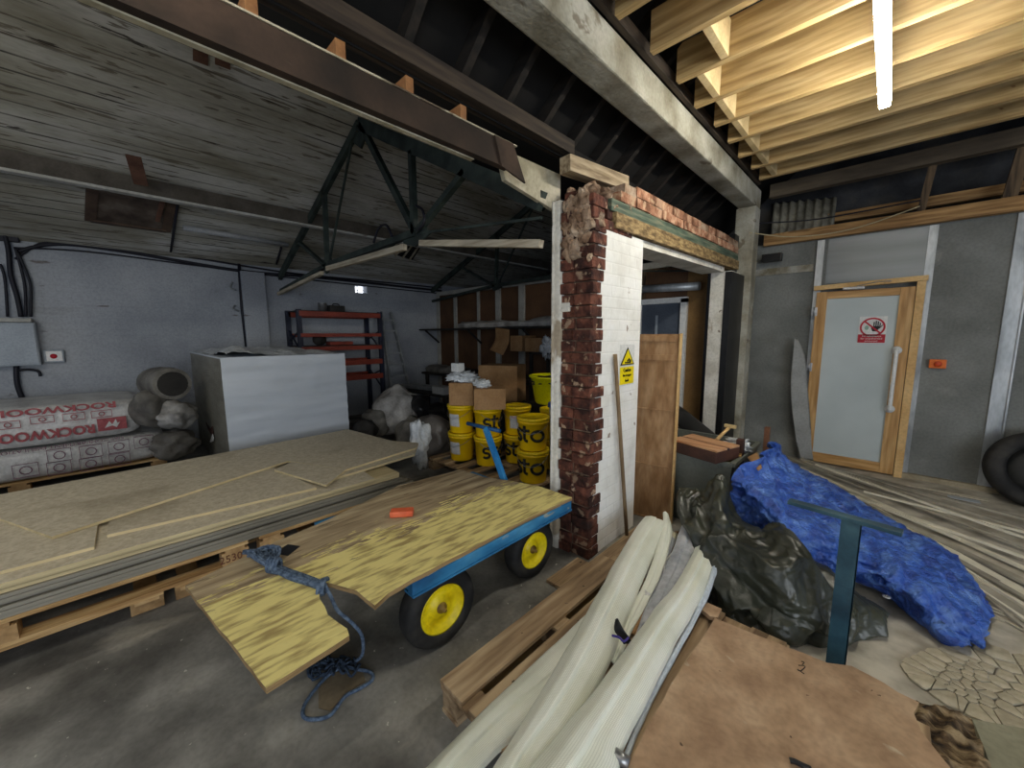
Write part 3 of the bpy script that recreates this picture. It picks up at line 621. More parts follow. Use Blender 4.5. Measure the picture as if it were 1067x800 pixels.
# ---------------- cables along the left wall
def wall(px, py, off=0.03): return PX(px, py, -7.4+off)
for i, (pts, r, lb) in enumerate((
    ([(18, 262), (60, 254), (130, 262), (250, 282), (340, 290), (460, 303)], 0.022, 'thickest dark cable run along the top of the left wall'),
    ([(16, 270), (50, 252), (120, 256), (200, 268), (300, 284), (380, 292), (460, 300)], 0.014, 'sagging upper dark cable along the top of the left wall'),
    ([(14, 258), (90, 262), (200, 276), (300, 289), (460, 306)], 0.010, 'thin lower dark cable along the top of the left wall'))):
    obj('wall_cable', B().tube(ss([wall(*p) for p in pts]), r, 8), cable, None, lb, 'cable', 'cables along the left wall')
obj('wall_cable', B().tube([PX(249, 275, -7.36), PX(252, 320, -7.36), PX(257, 362, -7.36)], 0.022, 8), cable, None, 'thick black cable hanging down the left wall beside the pilaster', 'cable')
for i, (pts, lb) in enumerate((
    ([(5, 243), (9, 262), (11, 285), (18, 310), (22, 330)], 'fattest dark conduit dropping into the electric box'),
    ([(16, 258), (22, 280), (26, 300), (27, 330)], 'dark conduit second from right dropping into the electric box'),
    ([(18, 262), (28, 285), (32, 300), (32, 330)], 'rightmost bent conduit dropping into the electric box'),
    ([(0, 275), (5, 290), (8, 330)], 'leftmost dark conduit dropping into the electric box'))):
    obj('wall_conduit', B().tube(ss([PX(*p, -7.34) for p in pts]), 0.022 if i == 0 else 0.013, 8), cable, None, lb, 'conduit', 'conduits above the electric box')
b = B().box(-7.40, -7.33, PX(2, 246, -7.35).y-0.07, PX(2, 246, -7.35).y+0.12, PX(2, 246, -7.35).z-0.05, PX(2, 246, -7.35).z+0.03, .01)
obj('junction_box', b, cable, None, 'small dark junction box above the conduits on left wall', 'junction box')
eb = thing('electric_box', 'wide pale grey electric box mounted on the left wall', 'electric box', (-7.4, -0.9, 1.22))
obj('cabinet', B().box(-7.40, -7.22, -1.3, -0.66, 1.22, 1.72, 0.01), switchg, eb)
obj('lid', B().box(-7.22, -7.205, -1.3, -0.67, 1.24, 1.70, 0.004), switchg, eb)
obj('top_strip', B().box(-7.40, -7.20, -1.3, -0.68, 1.725, 1.77, 0.004), studw, eb)
iso = thing('isolator_switch', 'small grey isolator switch with red knob beside the electric box', 'switch', (-7.4, -0.52, 1.25))
p = PX(56, 371, -7.33)
obj('switch_body', B().box(-7.40, -7.33, p.y-0.085, p.y+0.085, p.z-0.08, p.z+0.08, 0.012), switchg, iso)
obj('switch_plate', B().box(-7.33, -7.322, p.y-0.06, p.y+0.07, p.z-0.06, p.z+0.06, 0.003), white, iso)
obj('red_knob', B().lathe([(0, .03), (.025, .03), (.03, 0)], n=16, M=Matrix.Translation((-7.32, p.y, p.z)) @ Matrix.Rotation(R(90), 4, 'Y')), red, iso)
obj('wall_conduit', B().tube(ss([PX(17, 381, -7.34), PX(18, 400, -7.34), PX(24, 417, -7.34)]), 0.024, 8), cable, None, 'dark conduit dropping below the electric box', 'conduit')
obj('wall_conduit', B().tube(ss([PX(18, 386, -7.34), PX(30, 385, -7.34), PX(40, 387, -7.34), PX(42, 392, -7.34)]), 0.014, 8), cable, None, 'thin bent conduit curving right under the electric box', 'conduit')
b = B()
obj('wall_hook', B().tube(ss([PX(242, 294, -7.33), PX(240, 300, -7.3), PX(246, 302, -7.3)]), 0.012), alu, None, 'upper small metal hook on the left wall beside the hanging cable', 'hook')
obj('wall_hook', B().tube(ss([PX(245, 318, -7.33), PX(243, 322, -7.3), PX(249, 324, -7.3)]), 0.012), alu, None, 'lower small metal hook on the left wall beside the hanging cable', 'hook')
# ---------------- ceiling batten lamp (lit) and fill battens added unseen outside the frame
def batten(x, y0, y1, z, lab, e=BATTEN_E):
    t = thing('batten_light', lab, 'ceiling light', (x, (y0+y1)/2, z), 'lit ceiling battens')
    obj('lamp_diffuser', B().box(x-0.028, x+0.028, y0, y1, z-0.03, z+0.012, 0.01), glow('lit_diffuser', (255, 250, 236), e), t)
    obj('lamp_housing', B().box(x-0.02, x+0.02, y0, y1, z+0.014, z+0.05, 0.004), white, t)
    for yy in (y0+0.25, y1-0.25): obj('hanging_wire', B().tube([(x, yy, z+0.05), (x, yy, 3.2)], 0.003, 5), cable, t)
    return t
batten(-0.15, 2.36, 3.56, 3.0, 'lit white batten light hanging under the new joists', 78.0)
for (x, y, z, l) in ((-0.8, -1.5, 3.0, 'right of the rusty beam'), (2.4, -1.2, 3.0, 'at the far right'), (-3.3, -2.5, 2.75, 'in the left bay')):
    bl = batten(x, y, y+1.5, z, 'added unseen fill light shaped as a batten, hanging '+l)
# ================================================================= DOOR
dl, dr, dh = -0.665, 0.185, 2.07
dr_ = thing('door_1', '', '', (0, DW-0.05, 0)); dr_['kind'] = 'structure'
for k in ('label', 'category'):
    if k in dr_: del dr_[k]
fy0, fy1 = DW-0.09, DW-0.02
obj('door_frame', B().box(dr-0.035, dr+0.03, fy0-0.01, fy1, 0, dh, 0.003), mat('pale_pine', [(206, 164, 104), (222, 186, 128)], 6, 0.6, 0.05), dr_)
obj('door_head', B().bar((dl-0.02, fy0+0.03, dh+0.0), (dr+0.04, fy0+0.03, dh+0.03), 0.08, 0.05), mat('pale_pine', [], 6), dr_)
obj('door_stile', B().box(dl+0.01, dl+0.11, fy0-0.01, fy1, 0.02, dh-0.05, 0.004), doorwood, dr_)
obj('door_stile', B().box(dr-0.15, dr-0.04, fy0-0.01, fy1, 0.02, dh-0.05, 0.004), doorwood, dr_)
obj('door_rail', B().box(dl+0.11, dr-0.15, fy0-0.01, fy1, dh-0.13, dh-0.05, 0.004), doorwoodX, dr_)
obj('door_rail', B().box(dl+0.11, dr-0.15, fy0-0.01, fy1, 0.02, 0.13, 0.004), doorwoodX, dr_)
obj('door_panel', B().box(dl+0.10, dr-0.14, fy0+0.012, fy1, 0.12, dh-0.12), doorpanel, dr_)
for z in (1.80, 1.15, 0.2): obj('hinge', B().box(dl-0.025, dl+0.03, fy0-0.018, fy0-0.008, z-0.05, z+0.05, 0.003).tube([(dl+0.0, fy0-0.02, z-0.05), (dl+0.0, fy0-0.02, z+0.05)], 0.008), chrome, dr_)
cl = B().box(dl+0.24, dl+0.42, fy0-0.05, fy0-0.01, dh-0.045, dh-0.015, 0.005).bar((dl+0.36, fy0-0.04, dh-0.01), (dl+0.52, fy0-0.10, dh+0.015), 0.02, 0.006).bar((dl+0.52, fy0-0.10, dh+0.015), (dl+0.62, fy0-0.02, dh+0.02), 0.02, 0.006)
obj('door_closer', cl, chrome, dr_)
hx_ = dr-0.125; hb, htp = PY(932, 427, fy0-0.06).z, PY(937, 365, fy0-0.06).z
hnd = obj('door_handle', B().tube(ss([(hx_, fy0-0.02, htp), (hx_, fy0-0.065, htp), (hx_, fy0-0.07, htp-0.04), (hx_, fy0-0.07, hb+0.04), (hx_, fy0-0.065, hb), (hx_, fy0-0.02, hb)]), 0.018, 12), white, dr_)
for z in (htp, hb): obj('handle_rose', B().lathe([(0, 0.018), (0.036, 0.018), (0.042, 0)], n=24, M=Matrix.Translation((hx_, fy0-0.012, z)) @ Matrix.Rotation(R(90), 4, 'X')), white, dr_)
# prohibition sign
sg = thing('prohibition_sign', 'white sign with red prohibition ring above a red text panel on the door', 'sign', (0, 0, 0))
sy = fy0+0.006
a_, c_ = PY(896, 330, sy), PY(922, 357.5, sy); sx0, sx1, sz0, sz1 = a_.x, c_.x, c_.z, a_.z
sg.location = ((sx0+sx1)/2, sy, sz0); WL[sg] = Vector(sg.location)
obj('sign_board', B().box(sx0, sx1, sy-0.002, sy+0.004, sz0, sz1), white, sg)
cx, cz, rr0 = (sx0+sx1)/2, sz1-(sx1-sx0)*0.52, (sx1-sx0)*0.46
def ring(c, r0, r1, y, n=48):
    bb = B(); A = []
    for r in (r0, r1):
        A.append([Vector((c[0]+r*math.cos(2*math.pi*k/n), y, c[1]+r*math.sin(2*math.pi*k/n))) for k in range(n)])
    bb.faces(A[0]+A[1]+[p+Vector((0, .0015, 0)) for p in A[0]+A[1]], [(k, (k+1) % n, n+(k+1) % n, n+k) for k in range(n)]+[(n+k, n+(k+1) % n, 3*n+(k+1) % n, 3*n+k) for k in range(n)])
    return bb
obj('red_ring', ring((cx, cz), rr0*0.84, rr0, sy-0.006), red, sg)
obj('red_slash', B().bar((cx-rr0*.68, sy-0.0085, cz+rr0*.66), (cx+rr0*.68, sy-0.0085, cz-rr0*.66), 0.002, rr0*0.15, (0, 0, 1)), red, sg)
s_ = rr0
hb_ = B().prism([(cx+s_*x, sy-0.006, cz+s_*z) for x, z in ((-.12, -.05), (.02, -.42), (.35, -.45), (.55, -.1), (.58, .12), (.1, .12))], (0, 0.0015, 0))
for fx, fh, wd in ((.10, .55, .1), (.26, .66, .1), (.42, .60, .1), (.57, .45, .09)): hb_.prism([(cx+s_*(fx-wd/2), sy-.006, cz+s_*.08), (cx+s_*(fx+wd/2), sy-.006, cz+s_*.08), (cx+s_*(fx+wd/2), sy-.006, cz+s_*fh), (cx+s_*(fx-wd/2), sy-.006, cz+s_*fh)], (0, .0015, 0))
hb_.prism([(cx+s_*x, sy-0.006, cz+s_*z) for x, z in ((.5, -.1), (.56, -.15), (.8, .2), (.74, .26))], (0, .0015, 0))
obj('black_hand', hb_, black, sg)
obj('grey_face', B().prism([(cx+s_*(-.45+.17*math.cos(t)), sy-.006, cz+s_*(-.05+.24*math.sin(t))) for t in [k*math.pi/8 for k in range(16)]], (0, .0015, 0)), mat('pale_green_print', [(150, 178, 160)], 5, .5, 0), sg)
pz1 = sz0+(sz1-sz0)*0.33
obj('red_panel', B().box(sx0+0.002, sx1-0.002, sy-0.006, sy-0.003, sz0+0.004, pz1), red, sg)
for i, tx in enumerate(('No admittance', 'for unauthorised', 'personnel')):
    text('sign_text', tx, (pz1-sz0)*0.27, (cx, sy-0.008, pz1-(pz1-sz0)*(0.22+0.27*i)), (1, 0, 0), (0, 0, 1), white, sg, 1.0)
sb = thing('emergency_switch', 'small orange switch box on the grey wall right of the door', 'switch', (0, 0, 0))
p = PY(977, 379, DW-0.03); sb.location = p; WL[sb] = Vector(p)
obj('switch_box', B().box(p.x-.06, p.x+.06, DW-0.05, DW, p.z-.045, p.z+.045, .008), orange, sb)
obj('red_button', B().lathe([(0, 0.03), (.022, .03), (.028, .02), (.022, 0)], n=20, M=Matrix.Translation((p.x, DW-.05, p.z)) @ Matrix.Rotation(R(90), 4, 'X')), mat('orange_red_button', [(206, 74, 30)], 4, .4, 0), sb)
# warped leaning board and roll beside the post
rows = []
for k in range(7):
    t = k/6; px = [828, 826, 824, 825, 828, 831, 834][k]; py = [352, 370, 395, 420, 445, 465, 478][k]
    c = PY(px, py, DW-0.16-0.05*math.sin(t*3)); wd = [.02, .11, .15, .16, .15, .13, .12][k]
    rows.append([c, c+Vector((wd/2, 0.03, 0)), c+Vector((wd, 0.06, 0))])
obj('warped_board', B().net(rows, 24, 6, thick=0.01), mat('pale_warped_sheet', [(134, 134, 130), (152, 152, 148)], 4, .6, .05), None, 'warped pale grey sheet leaning on the wall left of the door', 'sheet')
bk = B().box(-1.22, -1.02, DW-0.18, DW-0.08, PY(800, 270, DW-.1).z-0.04, PY(800, 270, DW-.1).z+0.05, .004)
obj('wall_bracket_box', bk, blackpl, None, 'black box fixed high on the wall between post and door', 'box')
obj('loose_wire', B().tube(ss([(-1.28, 5.28, 2.72), (-0.9, 5.6, 2.66), (-0.4, 5.70, 2.67), (0.1, 5.72, 2.80)]), 0.006, 6), mat('pale_wire', [(190, 176, 140)], 5, .6, 0), None, 'thin pale wire sagging in front of the wall rail', 'wire')
obj('loose_wire', B().tube(ss([(-1.25, 5.5, 2.86), (-0.7, 5.72, 2.84), (0.1, 5.74, 2.86)]), 0.008, 6), cable, None, 'black wire crossing the corrugated sheet above the rail', 'wire')
# ================================================================= items by the pier
cs = thing('caution_sign', 'yellow caution sign with a warning triangle on the white pier', 'sign', (0, 0, 0))
a_, c_ = PX(646.5, 362, PX1+.002), PX(659.5, 401, PX1+.002)
y0, y1, z1, z0 = a_.y, c_.y, a_.z, c_.z; z0 = PX(646.5, 401, PX1).z+0.0
cs.location = (PX1, (y0+y1)/2, z0); WL[cs] = Vector(cs.location); h = z1-z0; xx = PX1+0.004; yc = (y0+y1)/2; wd = (y1-y0)
obj('sign_board', B().box(PX1-.001, xx, y0, y1, z0, z0+h*0.47), yellowsign, cs)
obj('white_backing', B().box(PX1-.001, xx-.001, y0-.005, y1+.005, z0-.01, z1+.02), white, cs)
tri = lambda s, x: [(x, yc-wd*.5*s, z0+h*.5+h*.02/s), (x, yc+wd*.5*s, z0+h*.5+h*.02/s), (x, yc, z0+h*.5+h*.5*s)]
obj('triangle_border', B().prism(tri(1, xx), (0.002, 0, 0)), black, cs)
q = tri(1, xx+.0025); ctr = sum((Vector(v) for v in q), Vector())/3
obj('triangle_face', B().prism([ctr+(Vector(v)-ctr)*.80 for v in q], (0.002, 0, 0)), yellowsign, cs)
obj('falling_figure', B().prism([(xx+.005, yc+wd*x, z0+h*z) for x, z in ((-.2, .57), (.2, .57), (.22, .66), (.1, .67), (.08, .61), (-.1, .60), (-.22, .62))], (0.002, 0, 0)).bar((xx+.006, yc-wd*.06, z0+h*.62), (xx+.006, yc+wd*.1, z0+h*.69), .002, .014), black, cs)
for i, (tx, sz) in enumerate((('Caution', .13), ('Risk of trapped', .075), ('hands', .09))):
    text('sign_text', tx, h*sz*1.15, (xx+.0015, yc, z0+h*(.38-.14*i)), (0, 1, 0), (0, 0, 1), black, cs, 0.85)
obj('broom_handle', B().tube([(PX1+0.02, PX(641, 369, PX1+.02).y, PX(641, 369, PX1+.02).z), F(653, 560, 0.0)+Vector((0, 0, .02))], 0.014, 12), wood('grey_stick', [(112, 90, 64), (146, 122, 90)], Z_), None, 'long thin wooden stick leaning against the white pier', 'stick')
# brown panel standing in the doorway
pb = thing('panel_board', 'tall brown panelled board standing in the doorway behind the pier', 'panel', (-1.3, 3.02, 0))
M = Matrix.Translation((-1.42, 3.0, 0)) @ Matrix.Rotation(R(8), 4, 'Z') @ Matrix.Rotation(R(-1.0), 4, 'X')
W = 0.265
obj('board_face', B().box(-0.25, W, 0.012, 0.03, 0, 1.55, 0, M), paneldoor, pb)
for z in (0.0, 0.46, 0.93, 1.34, 1.49): obj('cross_rail', B().box(-0.25, W-0.04, 0.0, 0.012, z, z+(0.045 if z > 1.2 else 0.012), 0.002, M), paneldoor, pb)
obj('edge_stile', B().box(W-0.010, W+0.006, -0.006, 0.035, 0, 1.555, 0.002, M), mat('pale_pine', [], 6), pb)
# skip with its contents
sk = thing('rubble_skip', 'grey plastic skip filled with junk behind the panel board', 'skip', (-1.15, 3.5, 0))
x0, x1, y0, y1, zt = -1.62, -0.76, 3.12, 3.92, 0.575
def tubshell(x0, x1, y0, y1, z0, z1, ins, th):
    bb = B(); o0 = [(x0+ins, y0+ins, z0), (x1-ins, y0+ins, z0), (x1-ins, y1-ins, z0), (x0+ins, y1-ins, z0)]; o1 = [(x0, y0, z1), (x1, y0, z1), (x1, y1, z1), (x0, y1, z1)]
    i1 = [(x0+th, y0+th, z1), (x1-th, y0+th, z1), (x1-th, y1-th, z1), (x0+th, y1-th, z1)]; i0 = [(x0+ins+th, y0+ins+th, z0+th), (x1-ins-th, y0+ins+th, z0+th), (x1-ins-th, y1-ins-th, z0+th), (x0+ins+th, y1-ins-th, z0+th)]
    fs = [(3, 2, 1, 0), (12, 13, 14, 15)]
    for k in range(4):
        j = (k+1) % 4; fs += [(k, j, 4+j, 4+k), (4+k, 4+j, 8+j, 8+k), (8+k, 8+j, 12+j, 12+k)]
    bb.faces(o0+o1+i1+i0, fs); return bb
obj('skip_body', tubshell(x0, x1, y0, y1, 0.0, zt, 0.06, 0.012), skipm, sk)
b = B()
for a, c in (((x0, y0), (x1, y0)), ((x1, y0), (x1, y1)), ((x1, y1), (x0, y1)), ((x0, y1), (x0, y0))): b.bar((a[0], a[1], zt), (c[0], c[1], zt), 0.035, 0.03)
obj('skip_rim', b, skipm, sk)
# stuff inside: rubble bed
rows = [[Vector((x0+.1+(x1-x0-.2)*i/5, y0+.1+(y1-y0-.2)*j/5, 0.42+0.04*math.sin(i*2.1+j*3))) for j in range(6)] for i in range(6)]
o = obj('junk_bed', B().net(rows, 20, 20, thick=0.2), bagg, None, 'grey heap of junk filling the skip', 'rubble'); o['kind'] = 'stuff'
def rbox(cx, cy, z0, lx, ly, h, ang, bev=.006, til=0.0):
    M = Matrix.Translation((cx, cy, z0)) @ Matrix.Rotation(ang, 4, 'Z') @ Matrix.Rotation(til, 4, 'X'); return B().box(-lx/2, lx/2, -ly/2, ly/2, 0, h, bev, M)
tb = thing('wooden_case', 'closed brown wooden case with light lids lying on the skip', 'case', (-1.02, 3.36, .6))
pa, pb_ = F(738, 452, .72), F(727, 463, .70)
cc = (F(706, 462, .70)+F(760, 456, .72))/2
ang = math.atan2(*(lambda d: (d.y, d.x))(F(748, 472, .70)-F(704, 460, .70)))
obj('case_body', rbox(cc.x, cc.y, .60, .40, .30, .085, ang, .006), brownside, tb)
dv = Vector((-math.sin(ang), math.cos(ang), 0))
for s in (-1, 1): obj('case_lid', rbox(cc.x+dv.x*.08*s, cc.y+dv.y*.08*s, .687, .40, .135, .015, ang, .004), brownbox, tb)
obj('strap', rbox(cc.x, cc.y, .687, .41, .022, .01, ang, .002), mat('purple_black_strap', [(44, 32, 56)], 5, .6, 0), tb)
p = F(730, 476, .575)
bk_ = obj('orange_bucket', B().lathe([(.10, 0), (.135, .20), (.145, .20), (.145, .215), (.128, .215), (.095, .02), (0, .02)], (p.x+.02, p.y+.155, .40), 32), orange, None, 'orange bucket under the wooden case in the skip', 'bucket')
hm = thing('hammer', 'wooden-handled hammer standing out of the skip', 'hammer', F(755, 455, .6))
q0, q1 = F(752, 453, .70), F(761, 444, .76)
obj('hammer_handle', B().tube([q0-(q1-q0)*.6, q1], .014, 10), mat('pale_pine', [], 6), hm)
obj('hammer_head', B().bar(F(755, 443, .765), F(767, 445, .765), .03, .03, bev=.006), mat('tan_hammer_head', [(206, 180, 128)], 6, .5, 0), hm)
p = F(771, 470, .62); obj('wood_offcut', B().bar(p-Vector((0, 0, .25)), p+Vector((0, 0, .10)), .06, .05, bev=.003), brownside, None, 'dark brown upright offcut sticking out of the skip', 'offcut')
p = F(799, 455, .62); obj('wood_offcut', B().bar(p-Vector((0, 0, .3)), p+Vector((0, 0, .09)), .05, .04, bev=.003), mat('reddish_offcut', [(120, 80, 56)], 6, .7, .05), None, 'reddish upright offcut behind the top of the blue tarpaulin', 'offcut')
q = [F(779, 476, .62), F(789, 471, .66), F(794, 487, .60), F(790, 490, .58)]
obj('card_scrap', B().prism(q, (0, 0, -.006)), card, None, 'torn tan card scrap at the right corner of the skip', 'card')
obj('plastic_scrap', B().blob(F(768, 464, .63), (.09, .06, .05), .5, 4, 4, 3), clearwrap, None, 'crumpled pale plastic between case and offcut in the skip', 'plastic')
obj('wood_offcut', B().blob(F(762, 478, .56), (.06, .05, .07), .3, 9, 3, 2), mat('ochre_scrap', [(180, 140, 84)], 8, .8, .2), None, 'lumpy ochre scrap beside the orange bucket', 'scrap')
# black sheet roll behind the skip
obj('membrane_roll', B().tube([PY(690, 424, 4.35), PY(712, 440, 4.25), PY(735, 458, 4.15), PY(752, 474, 4.05)], [.13, .12, .11, .10], 20), mat('matt_black_membrane', [(36, 36, 36), (52, 52, 52)], 4, .45, .1), None, 'roll of black membrane leaning in the doorway behind the skip', 'roll')
obj('membrane_roll', B().tube([PY(690, 440, 4.15), PY(706, 454, 4.1), PY(722, 474, 4.0)], .09, 16), mat('matt_black_membrane', [], 4), None, 'lower black membrane roll behind the wooden case', 'roll')
obj('duct_pipe', B().tube([(-2.62, BY-.10, 2.16), (-1.72, BY-.10, 2.13)], .05, 16), galv, None, 'grey pipe above the white inner door frame', 'pipe')
# ================================================================= LEFT BAY ITEMS
def pallet(x0, x1, y0, y1, z0, lab, grp=None, my=palletw, mx=palletx, nb=5, bw=.1, ins=0.0):
    t = thing('pallet', lab, 'pallet', ((x0+x1)/2, (y0+y1)/2, z0), grp)
    n = nb; w_ = (x1-x0); L_ = y1-y0
    xs = [x0+.05+(w_-.1-ins)*k/2 for k in range(3)]; ys = [y0+.07+(L_-.14)*k/2 for k in range(3)]
    for xx in (xs if not ins else xs[:2]): obj('bottom_board', B().box(xx-.05, xx+.05, y0, y1, z0, z0+.018, .002), my, t)
    for xx in xs:
        for yy in ys: obj('block', B().box(xx-.05, xx+.05, yy-.07, yy+.07, z0+(.018 if not ins else 0), z0+.096, .002), mx, t)
    for yy in ys: obj('stringer', B().box(x0, x1, yy-.05, yy+.05, z0+.096, z0+.114, .002), mx, t)
    for k in range(n):
        xx = x0+bw/2+(w_-bw)*k/(n-1); obj('deck_board', B().box(xx-bw/2, xx+bw/2, y0, y1, z0+.114, z0+.135, .003), my, t)
    return t
# board stack
SX = -2.80
pallet(-4.0, SX-.0, -1.55, 0.05, 0.0, 'lower front pallet under the chipboard stack', 'pallets under the chipboard', ins=.09)
pallet(-4.0, SX-.0, 0.10, 1.62, 0.0, 'lower rear pallet under the chipboard stack', 'pallets under the chipboard', ins=.09)
p2 = pallet(-4.0, SX+.01, -1.5, .46, .135+.0, 'upper front pallet stamped 2530 under the chipboard', 'pallets under the chipboard')
pallet(-4.0, SX+.01, .52, 1.66, .135, 'upper rear pallet under the chipboard stack', 'pallets under the chipboard')
text('stamp_2530', '2530', .066, (SX+.013, .365, .193), (0, 1, 0), (0, 0, 1), mat('brown_stamp', [(104, 60, 40)], 5, .7, 0), p2, 0.9)
z = .27; rnd = random.Random(5)
labs = ['bottom', 'second', 'third', 'fourth', 'fifth', 'sixth', 'seventh', 'eighth']
for i in range(8):
    dx = rnd.uniform(-.015, .015); dy = rnd.uniform(-.03, .03); th = .018
    edge = greyedge if i < 6 else chipedge
    bb = B().box(-4.02+dx, SX+dx, -1.6+dy, 1.66+dy-.02*i, z, z+th, .0015)
    obj('chipboard_sheet', bb, edge if i < 7 else chipedge, None, 'full grey-edged sheet in the large stack, %s from the bottom' % labs[i], 'board', 'aligned sheets of the board stack'); z += th+.002
ZT = z
def sheet(corners, z, th, lab, nm='chipboard_sheet'):
    q = [F(px, py, z+th) for px, py in corners]
    o = obj(nm, B().prism([p-Vector((0, 0, th)) for p in q], (0, 0, th)), chip, None, lab, 'board', 'loose sheets on the board stack', mats=[chipedge])
    for f in o.data.polygons:
        if abs(f.normal.z) < .5: f.material_index = 1
    return o
# loose top sheets as world-space quads
def wsheet(q, z, th, lab):
    o = obj('chipboard_sheet', B().prism([(x, y, z) for x, y in q], (0, 0, th)), chip, None, lab, 'board', 'loose sheets on the board stack', mats=[chipedge])
    for f in o.data.polygons:
        if abs(f.normal.z) < .5: f.material_index = 1
def W2(px, py, z): p = F(px, py, z); return (p.x, p.y)
z = ZT
wsheet([(-4.0, -1.6), (SX+.02, -1.6), (SX+.03, 1.30), (-4.0, 1.36)], z, .018, 'pale loose sheet lying directly on the aligned stack, longest'); z += .019
wsheet([(-3.96, 1.62), W2(333, 505, z), W2(432, 475, z), W2(436, 463, z), (-3.96, 1.70)], z, .018, 'pale loose sheet overhanging the far right end of the stack'); 
wsheet([(-4.05, -1.6), (SX-.10, -1.6), (SX-.08, W2(105, 562, z)[1]-.02), (-4.05, W2(105, 562, z)[1]+.0)], z, .016, 'loose sheet on the near end of the stack, edge gap beside it')
wsheet([(-3.9, W2(118, 556, z)[1]), W2(112, 560, z), W2(330, 510, z), W2(286, 489, z)], z, .016, 'loose middle sheet with a dark gap at each end'); z += .019
wsheet([W2(54, 559, z+.016), W2(0, 540, z+.016), (-4.25, -1.2), (-4.35, 1.55), W2(362, 447, z+.016), W2(434, 466, z+.016), W2(360, 489, z+.016), W2(300, 480, z+.016)], z, .016, 'topmost wide chipboard sheet covering the back of the stack'); z += 0
wsheet([W2(286, 489, z+.016), W2(304, 481, z+.016), W2(360, 489, z+.016), W2(340, 505, z+.016)], z-.001, .016, 'small loose chipboard piece beside the topmost sheet')
# insulation packs on pallet
def pack(x0, x1, y0, y1, z0, z1, seed, mt=wrap):
    bb = B(); q = bmesh.ops.create_cube(bb.bm, size=1)['verts']
    bmesh.ops.subdivide_edges(bb.bm, edges=bb.bm.edges, cuts=11, use_grid_fill=True)
    c = Vector(((x0+x1)/2, (y0+y1)/2, (z0+z1)/2)); s = Vector((x1-x0, y1-y0, z1-z0))
    for v in bb.bm.verts:
        p = v.co*2; e = 6.0
        n_ = (abs(p.x)**e+abs(p.y)**e+abs(p.z)**e)**(1/e); k = 1/n_ if n_ > 0 else 1
        k = 1+(k-1)*.8
        d = Vector((p.x*k*s.x/2, p.y*k*s.y/2, p.z*k*s.z/2))
        d += d.normalized()*.02*noise.noise((d+c)*5+Vector((seed, 0, 0)))
        v.co = c+d
    for f in bb.bm.faces: f.smooth = True
    return bb
pallet(-7.2, -6.0, -1.9, .28, 0.0, 'pallet under the wrapped insulation packs by the left wall')
pk1 = thing('insulation_pack', 'lower white wrapped insulation pack with icon prints on the pallet', 'insulation pack', (-6.6, -.6, .135), 'wrapped insulation packs')
obj('wrapped_bale', pack(-7.2, -5.98, -1.9, .30, .135, .445, 1), wrap, pk1)
pk2 = thing('insulation_pack', 'upper white wrapped insulation pack with big red upside-down lettering', 'insulation pack', (-6.6, -.6, .5), 'wrapped insulation packs')
obj('wrapped_bale', pack(-7.2, -5.98, -1.9, .14, .455, .87, 2), wrap, pk2)
fx = -5.955
def prt(s, size, px, py, mt, parent, wsc=1.0, off=0):
    p = PX(px, py, fx); text('printed_lettering', s, size, p, (0, -1, 0), (0, 0, -1), mt, parent, wsc, off)
prt('ROCKWOOL', .125, 47, 452, redprint, pk2, .92, .005)
prt('ROCKWOOL', .09, 62, 426, redprint, pk2, 1.5, .003)
prt('FIRE COMPARTMENT INSULATION', .045, 66, 464, purpleprint, pk2, 1.25)
def outline(px, py, w_, h, mt, parent):
    p = PX(px, py, fx-.002); bb = B()
    for a, c in (((-w_, -h), (w_, -h)), ((w_, -h), (w_, h)), ((w_, h), (-w_, h)), ((-w_, h), (-w_, -h))):
        bb.bar((fx, p.y+a[0]/2, p.z+a[1]/2), (fx, p.y+c[0]/2, p.z+c[1]/2), .004, .006)
    for k in range(10):
        t = k*2*math.pi/10; t2 = (k+1)*2*math.pi/10; r = h*.3
        bb.bar((fx, p.y+r*math.cos(t), p.z+r*math.sin(t)), (fx, p.y+r*math.cos(t2), p.z+r*math.sin(t2)), .004, .008)
    obj('icon_print', bb, mt, parent)
for (px, py) in ((62, 474), (95, 470), (124, 465), (150, 460), (27, 490), (62, 487), (95, 483), (125, 478)): outline(px, py, .16, .13, purpleprint, pk1)
for (px, py) in ((8, 443), (44, 437), (77, 434), (106, 431)): outline(px, py, .15, .07, redprint, pk2)
p = PX(117, 441, fx)
lg = B().box(fx-.002, fx+.004, p.y-.11, p.y+.11, p.z-.07, p.z+.065)
lg2 = obj('red_logo', lg, redprint, pk2)
obj('logo_flame', B().prism([(fx+.006, p.y+a, p.z+c) for a, c in ((-.06, -.04), (-.02, .03), (0, -.01), (.03, .045), (.04, 0), (.06, .01), (.03, -.045), (0, -.02))], (.002, 0, 0)), wrap, pk2)
